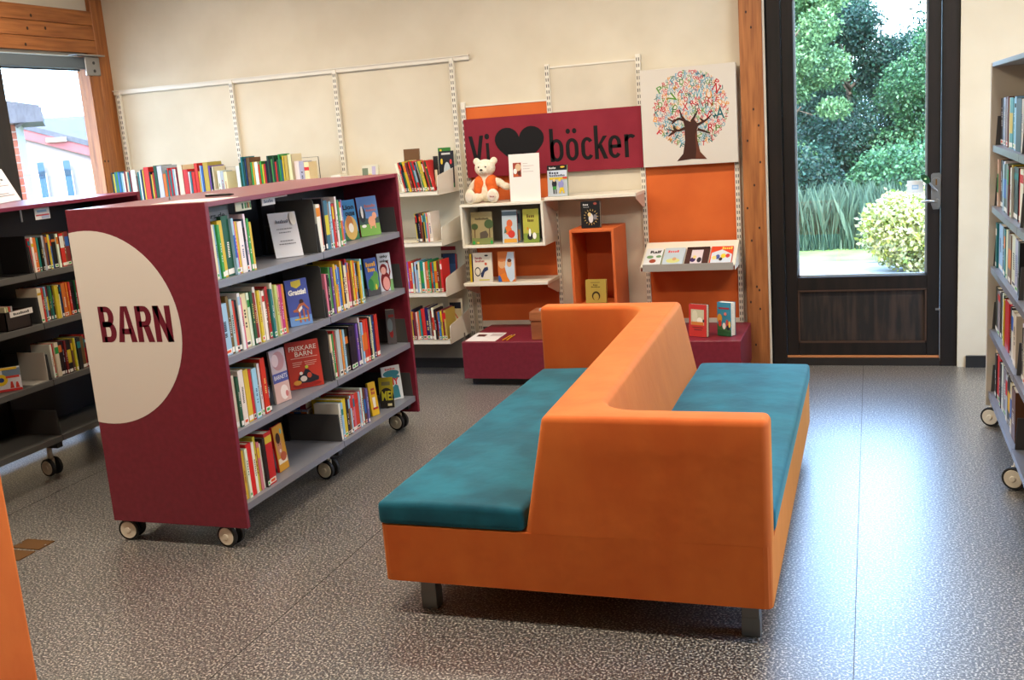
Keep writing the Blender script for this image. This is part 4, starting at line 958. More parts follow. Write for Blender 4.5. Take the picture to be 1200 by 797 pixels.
bn = thing('banner', 'maroon banner board with black heart reading Vi böcker', 'banner', (-2.09, YBN, 1.37))
bd = MB().box(-2.722, -1.452, YBN, YBN+.012, 1.373, 1.78).build('board', M_banner, bn)
hp = []
for i in range(48):
    q = 2*PI*i/48; hx = 16*math.sin(q)**3; hz = 13*math.cos(q)-5*math.cos(2*q)-2*math.cos(3*q)-math.cos(4*q)
    hp.append((hx/32, (hz+17)/29))
sh = []
INK = (16, 15, 17)
print_mesh('heart', [('p', INK, [(-2.317+p*.362, 1.402+q*.302) for p, q in hp])], 1, 1, lambda u, v, o: (u, YBN-o, v), bd)
BZ = 1.447
S_ = .0275
stroke_text('letter', [('V', -2.694, BZ, .112, 1.662-BZ, S_), ('b', -2.098, BZ, .096, 1.672-BZ, S_), ('o', -1.985, BZ, .090, .153, S_), ('c', -1.876, BZ, .078, .153, S_), ('k', -1.782, BZ, .092, 1.672-BZ, S_), ('e', -1.686, BZ, .090, .153, S_), ('r', -1.574, BZ, .072, .153, S_)], None, lambda u, v, o: (u, YBN-o, v), INK, bd)
print_mesh('letter_i', [('r', INK, -2.567, BZ, -2.5435, 1.607)], 1, 1, lambda u, v, o: (u, YBN-o, v), bd)
print_mesh('letter_dot', [('e', INK, -2.555, 1.652, .018, .02, 16)], 1, 1, lambda u, v, o: (u, YBN-o, v), bd)
print_mesh('letter_dots', [('e', INK, -1.964, 1.648, .016, .018, 14), ('e', INK, -1.918, 1.648, .016, .018, 14)], 1, 1, lambda u, v, o: (u, YBN-o, v), bd)

# tree-of-letters picture
YP = YT-.045
px0, px1, pz0, pz1 = -1.445, -.822, 1.372, 2.004
pic = thing('picture', 'square white picture of a tree with a round crown of coloured letters', 'picture', (-1.13, YP, pz0))
cv = MB().box(px0, px1, YP, YP+.04, pz0, pz1).build('canvas', pmat('canvas', (206, 198, 186), .7), pic, bevel=.002, seg=1)
PW, PH = px1-px0, pz1-pz0
fm = lambda u, v, o: (px0+u, YP-o, pz0+v)
TR = random.Random(5); LC = [(192, 50, 62), (192, 50, 62), (94, 158, 178), (94, 158, 178), (120, 168, 190), (96, 148, 70), (222, 150, 70), (44, 110, 110), (206, 90, 96)]
let = []; placed = []
CX, CY, CR = .525, .57, .385
big = [(.345, .70, .1, 'V', (96, 148, 50), 1.0), (.21, .79, .07, 'P', (96, 148, 70), .5), (.62, .72, .1, 'W', (94, 158, 178), -.1), (.72, .70, .075, 'U', (222, 150, 70), .1), (.83, .51, .11, 'A', (30, 96, 104), 0), (.70, .48, .08, 'X', (192, 40, 56), .2), (.73, .37, .075, 'R', (192, 40, 56), 0), (.80, .36, .06, 'P', (96, 148, 70), 0), (.80, .76, .085, 'N', (192, 40, 56), -.6), (.47, .60, .075, 'X', (192, 40, 56), 0), (.73, .62, .06, 'N', (192, 40, 56), 0), (.19, .35, .06, 'F', (192, 40, 56), -.7), (.24, .59, .05, 'B', (192, 40, 56), .1), (.55, .63, .06, 'R', (192, 40, 56), .4)]
for x, y, s, ch, c, a in big:
    let.append(('t', c, ch, x-s*.4, y-s*.5, x+s*.4, y+s*.5, .012, a)); placed.append((x, y, s*.5))
tries = 0
while tries < 14000 and len(let) < 700:
    tries += 1
    s = TR.choice([.055, .046, .04, .034, .03]); rr_ = CR*math.sqrt(TR.random()); q = TR.uniform(0, 2*PI); x, y = CX+rr_*math.cos(q), CY+rr_*math.sin(q)
    if abs(x-.52) < .07 and y < .42: continue
    if any((x-a)**2+(y-b)**2 < (s*.36+c*.68)**2 for a, b, c in placed): continue
    let.append(('t', TR.choice(LC), TR.choice('ABDEFGHKMNPRSTUVXYZ'), x-s*.4, y-s*.5, x+s*.4, y+s*.5, .014, TR.uniform(-.7, .7))); placed.append((x, y, s*.5))
lc = print_mesh('letter_crown', let, PW, PH, fm, cv, step=0); lc['kind'] = 'stuff'
BR = (62, 34, 26)
tr = [('p', BR, [(.36, .045), (.43, .12), (.455, .25), (.455, .40), (.44, .47), (.48, .46), (.52, .44), (.56, .46), (.60, .41), (.585, .36), (.585, .25), (.61, .13), (.68, .05), (.52, .06)]),
      ('p', (96, 52, 36), [(.56, .06), (.68, .05), (.61, .13), (.585, .25), (.585, .36), (.565, .3), (.57, .15)])]
def limb(pts, w0, w1):
    l, r = [], []
    for i, (x, y) in enumerate(pts):
        a, b = pts[max(0, i-1)], pts[min(len(pts)-1, i+1)]; dx, dy = b[0]-a[0], b[1]-a[1]; m = math.hypot(dx, dy); w = w0+(w1-w0)*i/(len(pts)-1)
        l.append((x-dy/m*w, y+dx/m*w)); r.append((x+dy/m*w, y-dx/m*w))
    for i in range(len(pts)-1): tr.append(('p', BR, [l[i], l[i+1], r[i+1], r[i]]))
for pts in ([(.47, .44), (.43, .5), (.41, .57)], [(.46, .46), (.4, .48), (.33, .46), (.28, .49)], [(.36, .47), (.32, .43)], [(.46, .38), (.4, .36), (.34, .36), (.27, .38)], [(.36, .36), (.31, .33), (.28, .31)], [(.37, .36), (.345, .39), (.345, .42)], [(.53, .44), (.57, .5), (.6, .55)], [(.58, .4), (.65, .43), (.7, .46), (.74, .5)], [(.66, .43), (.62, .47)], [(.59, .36), (.65, .34), (.72, .31)]):
    limb(pts, .016, .005)
print_mesh('tree_trunk', tr, PW, PH, fm, cv, eps=.0012, step=.00002)

# ------------------------------------------------------------------ cubby, shelves, box, sloped display, benches
cb = thing('cubby_shelf', 'white open display cubby below the teddy bear', 'shelf', (-2.39, 6.65, .905))
cx0, cx1, cz0, cz1, cy0 = -2.688, -2.088, .903, 1.205, 6.655
MB().box(cx0, cx1, cy0, YT, cz1-.018, cz1).build('top_board', M_white, cb, bevel=.002, seg=1)
MB().box(cx0, cx1, cy0, YT, cz0, cz0+.018).build('bottom_board', M_white, cb, bevel=.002, seg=1)
for x in (cx0, cx1-.016): MB().box(x, x+.016, cy0, YT, cz0+.018, cz1-.018).build('side_board', M_white, cb)
MB().box(cx0+.016, cx1-.016, YT-.012, YT-.004, cz0+.018, cz1-.018).build('back_panel', pmat('cubby_back', (128, 124, 118), .6), cb)
def tri_shelf(name, label, x0, x1, yf, z1, hb=.09):
    t = thing(name, label, 'shelf', ((x0+x1)/2, yf, z1))
    MB().box(x0, x1, yf, YT, z1-.022, z1).build('board', M_white, t, bevel=.002, seg=1)
    for x in (x0+.004, x1-.008):
        MB().prism([(yf+.02, z1-.023), (YT, z1-.023), (YT, z1-.023-hb), (YT-.05, z1-.023-hb), (yf+.02, z1-.04)], x, x+.004, 'x').build('bracket', pmat('bracket_pink', (206, 182, 164), .6), t)
    return t
tri_shelf('display_shelf', 'white wall shelf holding two front-facing books below the cubby', -2.715, -2.095, 6.68, .655)
tri_shelf('display_shelf', 'white wall shelf right of the bear under the banner', -2.083, -1.455, 6.68, 1.224)

BF = 6.35
for k, (x0, x1, lab) in enumerate(((-2.632, -2.013, 'maroon low bench under the cubby with papers and pencils'), (-2.010, -1.392, 'maroon low bench under the orange box'), (-1.389, -.772, 'maroon low bench with two standing books beside the pine post'))):
    t = thing('bench', lab, 'bench', ((x0+x1)/2, 6.6, 0), 'maroon benches')
    MB().box(x0, x1, BF, YT-.02, .05, .305).build('body', M_maroon, t, bevel=.003, seg=1)
    MB().box(x0+.04, x1-.04, BF+.05, YT-.05, 0, .05).build('plinth', M_black, t)
ZBN = .3055
ob = thing('display_box', 'tall orange open box standing on the maroon bench', 'box', (-1.755, 6.6, ZBN))
ox0, ox1, oy0, oz1 = -1.90, -1.598, 6.60, 1.006
for nm, A in (('side_board', (ox0, ox0+.018, oy0, YT-.012, ZBN, oz1)), ('side_board', (ox1-.018, ox1, oy0, YT-.012, ZBN, oz1)), ('top_board', (ox0+.018, ox1-.018, oy0, YT-.012, oz1-.018, oz1)), ('bottom_board', (ox0+.018, ox1-.018, oy0, YT-.012, ZBN, ZBN+.018)), ('back_panel', (ox0+.018, ox1-.018, YT-.022, YT-.012, ZBN+.018, oz1-.018)), ('inner_shelf', (ox0+.018, ox1-.018, oy0+.03, YT-.022, .478, .49))):
    MB().box(*A).build(nm, M_orangebox, ob, bevel=.0015, seg=1)
# sloped display shelf
sl = thing('sloped_shelf', 'white sloped display shelf with four picture books below the orange panel', 'shelf', (-1.13, 6.8, .70))
SY0, SZ0, SY1, SZ1 = 6.665, .735, 6.93, .865
sv_ = Vector((0, SY1-SY0, SZ1-SZ0)).normalized(); nv = Vector((0, -sv_.z, sv_.y))
MB().prism([(SY0, SZ0), (SY1, SZ1), (SY1-nv.y*.006, SZ1-nv.z*.006), (SY0-nv.y*.006, SZ0-nv.z*.006)], -1.447, -.83, 'x').build('plate', M_white, sl)
MB().prism([(SY0-.002, SZ0-.03), (SY0+.008, SZ0-.03), (SY0+.008, SZ0), (SY0-.006, SZ0+.018), (SY0-.012, SZ0+.018)], -1.43, -.842, 'x').build('lip', pmat('lip_grey', (176, 174, 168), .4), sl)
for x in (-1.447, -.833): MB().prism([(SY0, SZ0-.03), (YT, SZ0-.03), (YT, SZ1), (SY1, SZ1), (SY0, SZ0)], x, x+.003, 'x').build('side_bracket', M_white, sl)
def slope_book(p0, p1, base, art, label, spine=None):
    x0 = solve(lambda x: (x, SY0+.02, SZ0+.02), p0, -2, 0); x1 = solve(lambda x: (x, SY0+.02, SZ0+.02), p1, -2, 0); w = x1-x0; h = .19; t = .012
    o = tag(MB().box(0, w, 0, .002, 0, h).box(0, w, t-.002, t, 0, h).box(0, .002, .002, t-.002, 0, h).build('book', cover_mat(qcol(spine or base))), label, 'book', 'picture books on the sloped shelf')
    MB().box(.002, w-.003, .002, t-.002, .003, h-.003).build('page_block', M_pages).parent = o
    print_mesh('front_cover', [('r', base, 0, 0, 1, 1)]+art, w, h, lambda u, v, off: (u, -off, v)).parent = o
    ang = math.atan2(SY1-SY0, SZ1-SZ0); q = Vector((0, SY0, SZ0))+sv_*.012+nv*(t+.001)
    o.location = (x0, q.y, q.z); o.rotation_euler = (-ang, 0, 0)
slope_book(754, 774, (210, 216, 220), [('t', K, 'Ralf', .25, .68, .9, .86, .04), ('e', (110, 150, 110), .3, .46, .2, .1, 12), ('e', (110, 150, 110), .8, .48, .16, .08, 12), ('e', (150, 70, 50), .5, .2, .2, .12, 12)], 'pale picture book with green spine at the wall end of the sloped shelf', (40, 130, 60))
slope_book(776, 800, (176, 194, 206), [('t', (206, 60, 50), '~5', .18, .7, .72, .84, .03), ('e', (196, 200, 130), .5, .2, .34, .14, 14), ('e', (190, 150, 110), .55, .3, .1, .1, 12)], 'grey blue picture book with a red title on the sloped shelf')
slope_book(802, 829, (66, 44, 40), [('r', (206, 196, 202), .24, 0, .74, .82), ('e', (60, 44, 90), .34, .22, .12, .14, 12), ('e', (40, 40, 50), .62, .2, .1, .16, 12), ('e', (226, 196, 120), .4, .38, .08, .1, 12), ('r', (40, 28, 26), 0, .88, 1, 1)], 'dark brown picture book with a pale centre on the sloped shelf')
slope_book(831, 857, (206, 70, 40), [('p', (196, 206, 214), [(.05, 0), (.98, 0), (.98, .5), (.5, .8), (.05, .6)]), ('t', (236, 200, 90), '~5', .5, .8, .98, .95, .03), ('e', (226, 190, 60), .6, .4, .12, .14, 12), ('e', (70, 90, 150), .35, .35, .1, .14, 12), ('e', (190, 60, 60), .8, .4, .1, .12, 12), ('e', (226, 200, 120), .2, .3, .1, .12, 12), ('e', (60, 50, 50), .5, .2, .08, .1, 10)], 'red picture book with a crowd of figures on the sloped shelf')

# books in the cubby
zc = cz0+.0185
wb(553.5, 578, 248.5, zc, 6.70, .012, (150, 136, 96), [('r', (120, 128, 76), 0, 0, 1, .2), ('e', (66, 84, 50), .16, .55, .16, .1, 16), ('e', (66, 84, 50), .84, .62, .22, .14, 16), ('r', (84, 60, 40), .14, .2, .18, .5), ('r', (84, 60, 40), .84, .2, .88, .5), ('p', (84, 74, 62), [(.4, .18), (.75, .2), (.8, .3), (.7, .42), (.55, .4), (.4, .36)]), ('e', (40, 150, 70), .1, .06, .07, .06, 10), ('e', (40, 150, 70), .94, .06, .06, .06, 10), ('e', (206, 170, 80), .3, .05, .06, .03, 10), ('t', (50, 46, 34), '~14', .2, .76, .85, .82, 0)], 'brown picture book with dark trees inside the cubby')
wb(589.5, 607, 246.5, zc, 6.70, .012, (176, 190, 196), [('r', (90, 110, 120), 0, .84, 1, .96), ('e', (206, 100, 60), .5, .6, .2, .12, 12), ('e', (214, 110, 50), .4, .4, .24, .14, 14), ('e', (200, 60, 50), .6, .28, .24, .12, 12), ('r', (206, 150, 60), .1, .02, .95, .14), ('p', (80, 110, 90), [(.1, .3), (.3, .34), (.2, .5)])], 'busy orange and blue picture book inside the cubby', spine=(130, 34, 40))
wb(603, 611, 247, zc, 6.76, .012, (120, 140, 146), [('r', (60, 80, 90), .1, .6, .9, .9), ('r', (200, 140, 80), .1, .05, .9, .4)], 'grey book tucked behind the busy picture book in the cubby')
wb(614, 632.5, 245, zc, 6.70, .014, (176, 172, 70), [('r', (120, 140, 60), 0, 0, 1, .28), ('t', (90, 70, 30), '~4', .25, .74, .75, .84, .03), ('t', (90, 70, 30), '~4', .3, .62, .7, .71, .03), ('e', (40, 40, 40), .42, .18, .18, .1, 12), ('e', (232, 230, 224), .42, .3, .07, .12, 12), ('e', (232, 230, 224), .7, .2, .12, .1, 12), ('e', (206, 130, 40), .28, .42, .05, .05, 10)], 'yellow green picture book with white geese inside the cubby', spine=(30, 84, 56))
# books on the lower shelf
zd = .6555
wb(555.5, 577.5, 296.5, zd, 6.70, .016, (214, 206, 188), [('t', (150, 40, 44), '~6', .12, .78, .5, .86, .03), ('t', (150, 40, 44), '~8', .12, .68, .62, .76, .03), ('e', (40, 40, 44), .72, .9, .1, .03, 12), ('e', (36, 36, 40), .24, .36, .16, .16, 20), ('e', (214, 206, 188), .24, .36, .12, .12, 20), ('p', (44, 54, 84), [(.4, .3), (.6, .5), (.78, .52), (.8, .42), (.6, .34), (.5, .16), (.4, .18)]), ('e', (196, 90, 60), .68, .62, .07, .05, 12), ('r', (200, 190, 90), .3, .06, .85, .1), ('r', (214, 206, 200), 0, 0, 1, .05)], 'cream book with a cyclist on the cover, on the white display shelf')
wb(551.5, 556, 298, zd, 6.72, .014, (206, 176, 40), [('r', (30, 30, 50), .55, 0, 1, 1)], 'narrow yellow and navy book edge beside the cyclist cover')
wb(584.5, 604, 295, zd, 6.70, .02, (200, 110, 50), [('p', (190, 206, 220), [(.6, .98), (.98, .98), (.98, .1), (.8, 0), (.6, .0), (.4, .5)]), ('e', (206, 156, 110), .24, .6, .22, .16, 18), ('e', (206, 160, 120), .68, .6, .15, .12, 16), ('e', (90, 54, 36), .7, .7, .13, .06, 14), ('r', (50, 90, 160), 0, 0, .2, .2), ('e', (190, 110, 60), .24, .74, .22, .08, 14), ('p', (214, 120, 40), [(.1, .22), (.4, .3), (.7, .0), (.25, 0)])], 'orange and pale blue book with two faces on the white display shelf')
# book right of the bear and notice card
ze = 1.2245
wb(642.5, 665.5, 194, ze, 6.72, .022, (176, 184, 190), [('r', (24, 24, 26), 0, .84, 1, 1), ('t', (220, 220, 220), '~7', .1, .89, .45, .95, 0), ('e', (220, 180, 60), .78, .94, .12, .03, 10), ('r', (196, 206, 220), .06, .62, 1, .83), ('t', (40, 44, 70), '~4', .1, .72, .6, .8, .01), ('t', (40, 44, 70), '~11', .1, .64, .9, .71, .01), ('r', (206, 176, 50), .1, .54, 1, .61), ('e', (36, 36, 44), .34, .4, .12, .14, 12), ('e', (226, 190, 150), .34, .52, .06, .05, 10), ('r', (60, 140, 60), .26, .22, .44, .32), ('r', (40, 40, 44), .28, .08, .34, .22), ('r', (40, 40, 44), .4, .08, .45, .22), ('e', (140, 140, 190), .68, .38, .14, .14, 12), ('e', (226, 200, 90), .62, .52, .07, .05, 10), ('p', (214, 184, 50), [(.56, .1), (.64, .28), (.8, .28), (.86, .1), (.8, .08), (.72, .2), (.64, .08)]), ('r', (190, 60, 50), .78, .56, 1, .62)], 'book with two walking figures on the white shelf right of the bear', spine=(30, 120, 60))
a = Vector((solve(lambda x: (x, 6.70, 1.2055), 598.5, -4, 0), 6.70, 0)); b = Vector((solve(lambda x: (x, 6.70, 1.2055), 634, -4, 0), 6.70, 0))
h_ = ony(617, 180, 6.71).z-1.2055
face_book(a, b, 1.2055, h_, .004, (232, 224, 218), [('r', (150, 60, 44), .13, .52, .40, .82), ('e', (206, 176, 140), .3, .72, .1, .08, 12), ('e', (232, 226, 220), .2, .64, .06, .06, 10), ('r', (190, 90, 50), .15, .53, .3, .58), ('e', (90, 50, 40), .33, .6, .05, .05, 10)]+[('r', (170, 164, 160), .46, y, x, y+.008) for y, x in ((.79, .62), (.74, .82), (.68, .68), (.62, .8))], 'white framed card with a small photo beside the teddy bear', lean=.07, name='card', cat='card', pages=False)
# black book on the orange box, yellow book inside it
wb(681.5, 704, 236, oz1+.0005, 6.68, .025, (22, 22, 24), [('t', (220, 220, 220), '~4', .12, .84, .4, .9, .02), ('t', (150, 150, 150), '~5', .14, .76, .44, .8, 0), ('e', (150, 70, 60), .75, .9, .09, .05, 12)]+[('p', (190, 160, 90), [(.52+.3*math.cos(q), .4+.24*math.sin(q)), (.52+.4*math.cos(q+.08), .4+.32*math.sin(q+.08)), (.52+.3*math.cos(q+.16), .4+.24*math.sin(q+.16))]) for q in [i*2*PI/16 for i in range(16)]]+[('e', (200, 200, 200), .52, .36, .12, .18, 14), ('e', (214, 190, 130), .45, .5, .09, .08, 12), ('e', (120, 120, 124), .74, .4, .1, .1, 12)], 'black book with a golden ring cover on top of the orange box')
wb(687, 711, 328, .4905, 6.72, .03, (190, 176, 88), [('r', (120, 108, 60), .25, .86, .7, .885), ('t', (80, 70, 40), '~3', .38, .74, .6, .8, .01), ('t', (80, 70, 40), '~8', .28, .66, .72, .71, .01), ('e', (60, 50, 36), .5, .3, .2, .2, 14), ('e', (190, 176, 88), .5, .26, .14, .16, 12)], 'yellow book standing inside the orange box', lean=.08)
# standing books on the bench by the post
face_book(onz(807.5, 394, ZBN), onz(828, 396, ZBN), ZBN, .208, .03, (190, 50, 40), [('r', (190, 184, 150), .12, .36, .86, .84), ('e', (206, 200, 170), .34, .62, .16, .2, 12), ('e', (226, 220, 200), .62, .5, .16, .1, 12), ('r', (200, 120, 50), .14, .36, .84, .46), ('r', (120, 40, 30), .2, .27, .8, .30), ('r', (120, 40, 30), .3, .2, .75, .23), ('e', (60, 40, 40), .84, .5, .05, .05, 10)], 'red book with a framed drawing on the maroon bench', lean=.06, spine=(40, 20, 20))
a, b = onz(841, 393.5, ZBN), onz(857, 395, ZBN)
face_book(a, b, ZBN, .215, .055, (58, 130, 156), [('r', (40, 84, 50), 0, 0, 1, .2), ('p', (60, 100, 60), [(0, .2), (1, .12), (1, .2), (0, .36)]), ('r', (150, 50, 60), .1, .8, .88, .85), ('e', (206, 150, 60), .18, .52, .18, .14, 14), ('e', (196, 60, 50), .2, .38, .12, .1, 12), ('e', (230, 226, 220), .5, .3, .12, .1, 12), ('e', (180, 70, 60), .72, .38, .1, .12, 12), ('e', (40, 40, 50), .8, .26, .12, .08, 12), ('e', (206, 120, 110), .6, .66, .1, .05, 12), ('e', (226, 190, 80), .9, .36, .08, .1, 10)], 'thick blue book with small figures on the maroon bench', lean=.03)
# papers, pencils, wooden box on the left bench
M_pap2 = pmat('form_paper', (226, 220, 214), .6)
p = [onz(*q, ZBN) for q in ((545, 400), (580, 400), (594, 390), (560, 390))]
o = tag(MB().prism([(q.x, q.y) for q in p], ZBN, ZBN+.001).build('paper_sheet', M_pap2), 'white printed sheet lying on the maroon bench', 'paper')
q = [onz(*v, ZBN+.001) for v in ((558, 394.5), (568, 394.5), (571.5, 392), (561.5, 392))]
print_mesh('print_block', [('p', (80, 40, 38), [(v.x, v.y) for v in q]), ('p', (190, 176, 172), [(v.x, v.y) for v in [onz(*v, ZBN+.001) for v in ((574, 394), (587, 394), (591, 391), (578, 391))]])], 1, 1, lambda u, v, off: (u, v, ZBN+.001+off), o)
for k, (a_, b_) in enumerate((((589, 398.5), (600, 392.5)), ((594, 398.5), (604, 391.8)))):
    A, B = onz(*a_, ZBN+.005), onz(*b_, ZBN+.005)
    t = thing('pencil', 'yellow pencil on the maroon bench, %s the printed sheet' % ('nearer' if k == 0 else 'farther from'), 'pencil', A, 'pencils on the bench')
    MB().tube([A, A.lerp(B, .86)], .0048, 6).build('shaft', pmat('pencil_yellow', (214, 150, 40), .4), t)
    MB().tube([A.lerp(B, .86), B], [.0045, .0008], 6).build('tip', M_pages, t)
wbx = thing('wooden_box', 'small brown wooden box with lid on the maroon bench behind the sofa', 'box', (-2.13, 6.5, ZBN))
bx0 = onz(624, 398, ZBN).x; by0 = 6.40
MB().box(bx0, bx0+.2, by0+.005, by0+.16, ZBN, .43).build('body', M_box, wbx, bevel=.003, seg=1)
MB().box(bx0-.006, bx0+.206, by0, by0+.166, .433, .495).build('lid', M_box, wbx, bevel=.003, seg=1)
MB().box(bx0+.05, bx0+.11, by0+.05, by0+.09, .495, .507).build('lid_card', pmat('card_grey', (190, 186, 184), .5), wbx)

# ------------------------------------------------------------------ teddy bear
bearY = 6.815
def bp(px, py, y=bearY): return ony(px, py, y)
root = bp(571, 233); bz0 = 1.2055; bxc = bp(571, 220).x
bear = thing('teddy_bear', 'cream teddy bear with an orange vest sitting on the cubby', 'toy', (bxc, bearY, bz0))
def blob(parts, name, mat, parent, vox=.006):
    bm = bmesh.new()
    for c, r, rot in parts:
        r = tuple(v*BS for v in r); m = Matrix.Translation(c) @ rot.to_matrix().to_4x4() @ Matrix.Diagonal((*r, 1)) if rot else Matrix.Translation(c) @ Matrix.Diagonal((*r, 1))
        bmesh.ops.create_icosphere(bm, subdivisions=3, radius=1, matrix=m)
    me = bpy.data.meshes.new(name); bm.to_mesh(me); bm.free(); me.materials.append(mat)
    o = bpy.data.objects.new(name, me); COL.objects.link(o)
    md = o.modifiers.new('r', 'REMESH'); md.mode = 'VOXEL'; md.voxel_size = vox
    ms = o.modifiers.new('s', 'SMOOTH'); ms.factor = .6; ms.iterations = 4
    dg = bpy.context.evaluated_depsgraph_get(); m2 = bpy.data.meshes.new_from_object(o.evaluated_get(dg)); o.modifiers.clear(); o.data = m2
    m2.polygons.foreach_set('use_smooth', [True]*len(m2.polygons))
    if not m2.materials: m2.materials.append(mat)
    if parent: attach(o, parent)
    return o
from mathutils import Euler
E_ = lambda x, y, z: Euler((x, y, z))
B0 = Vector((bxc, bearY, bz0))
BS = 1.16
def V(x, y, z): return B0+Vector((x*BS, y*BS, z*BS))
hz = .203
parts = [(V(0, .0, .075), (.062, .052, .078), None), (V(0, -.004, .13), (.048, .042, .05), None),
         (V(0, -.012, hz), (.064, .055, .052), None), (V(-.001, -.052, hz-.016), (.028, .026, .022), None),
         (V(-.055, 0, hz+.040), (.023, .013, .023), None), (V(.055, 0, hz+.040), (.023, .013, .023), None),
         (V(-.075, -.015, .105), (.026, .026, .052), E_(.2, .75, 0)), (V(-.105, -.035, .05), (.022, .024, .04), E_(.3, .2, 0)),
         (V(.075, -.012, .115), (.050, .024, .026), E_(0, .35, 0)), (V(.125, -.02, .09), (.036, .022, .023), E_(0, .35, 0)),
         (V(-.05, -.06, .03), (.03, .06, .03), E_(0, 0, -.25)), (V(.055, -.06, .03), (.03, .06, .03), E_(0, 0, .25)),
         (V(-.068, -.115, .043), (.036, .02, .043), E_(0, 0, -.2)), (V(.075, -.115, .043), (.036, .02, .043), E_(0, 0, .2))]
blob(parts, 'body', M_fur, bear)
for sx, lab in ((-1, 'foot_pad'), (1, 'foot_pad')):
    cxp = -.068 if sx < 0 else .075
    blob([(V(cxp, -.132, .043), (.026, .006, .031), E_(0, 0, .2*sx))], 'foot_pad', pmat('pad_cream', (222, 208, 190), .9), bear, .004)
print_mesh('foot_mark', [('t', (150, 60, 70), '~4', 0, 0, 1, 1, .02)], .03, .009, lambda u, v, o: tuple(V(.062+u, -.1395-o, .037+v)), bear)
vest = blob([(V(-.036, -.008, .112), (.040, .058, .052), E_(0, .15, 0)), (V(-.042, -.012, .08), (.036, .054, .04), None)], 'vest', noisy(pmat('vest_orange', (222, 98, 30), .85), (212, 90, 26), (228, 108, 38), 30), bear)
blob([(V(.036, -.008, .112), (.040, .058, .052), E_(0, -.15, 0)), (V(.042, -.012, .08), (.036, .054, .04), None)], 'vest', MATS['vest_orange'], bear)
for sx in (-1, 1): MB().cyl(V(sx*.022, -.060, hz+.008), (0, -1, .1), .006, .005, 0, .006, 10).build('eye', M_black, bear, smooth=True)
blob([(V(-.001, -.079, hz-.008), (.010, .006, .007), None)], 'nose', M_black, bear, .002)
MB().tube([V(-.012, -.076, hz-.028), V(-.001, -.079, hz-.022), V(.010, -.076, hz-.028)], .0012, 5).build('mouth', pmat('thread', (120, 80, 60), .8), bear)
# ------------------------------------------------------------------ outside
GZ = -.15
struct(MB().box(-60, 40, YW+.25, 80, GZ-.2, GZ).build('ground', noisy(pmat('lawn', (120, 150, 70), .9), (84, 116, 48), (120, 140, 76), 2, 5)))
struct(MB().box(-60, XL-.28, -40, YW+.25, GZ-.2, GZ-.001).build('ground_side', M_asphalt))
struct(MB().box(-8, 8, YW+.5, 12.6, GZ, GZ+.012).build('path', M_asphalt))
struct(MB().box(-8, 8, 12.6, 12.66, GZ, GZ+.03).build('path_kerb', pmat('kerb', (150, 150, 140), .9)))

def leaf_mat(name, ramp, rough=.55, trans=.25):
    m = pmat(name, (90, 130, 60), rough)
    n, l, b = nodes_of(m)
    g = n.new('ShaderNodeNewGeometry'); cr = n.new('ShaderNodeValToRGB'); e = cr.color_ramp.elements
    e[0].position = 0; e[0].color = (*lin(ramp[0]), 1); e[1].position = 1; e[1].color = (*lin(ramp[-1]), 1)
    for i, c in enumerate(ramp[1:-1]): x = e.new((i+1)/(len(ramp)-1)); x.color = (*lin(c), 1)
    l.new(g.outputs['Random Per Island'], cr.inputs[0]); l.new(cr.outputs[0], b.inputs['Base Color'])
    b.inputs['Subsurface Weight'].default_value = 0
    tr = n.new('ShaderNodeBsdfTranslucent'); mx = n.new('ShaderNodeMixShader'); mx.inputs[0].default_value = trans
    l.new(cr.outputs[0], tr.inputs[0]); out = n['Material Output']
    l.new(b.outputs[0], mx.inputs[1]); l.new(tr.outputs[0], mx.inputs[2]); l.new(mx.outputs[0], out.inputs[0])
    return m
M_leafA = leaf_mat('leaf_green', [(30, 66, 44), (44, 86, 54), (60, 106, 66), (84, 130, 84)])
M_leafB = leaf_mat('leaf_dark', [(16, 44, 38), (26, 60, 50), (40, 80, 60)])
M_leafC = leaf_mat('leaf_pale', [(60, 96, 62), (84, 122, 76), (112, 146, 96)])
M_leafY = leaf_mat('leaf_variegated', [(90, 116, 40), (160, 164, 70), (206, 200, 140), (214, 208, 170), (120, 140, 60)])
M_blade = leaf_mat('grass_blade', [(40, 66, 52), (60, 88, 68), (92, 116, 96)])
M_bark = noisy(pmat('bark', (84, 72, 60), .9), (66, 56, 46), (100, 86, 72), 12)
import numpy as np
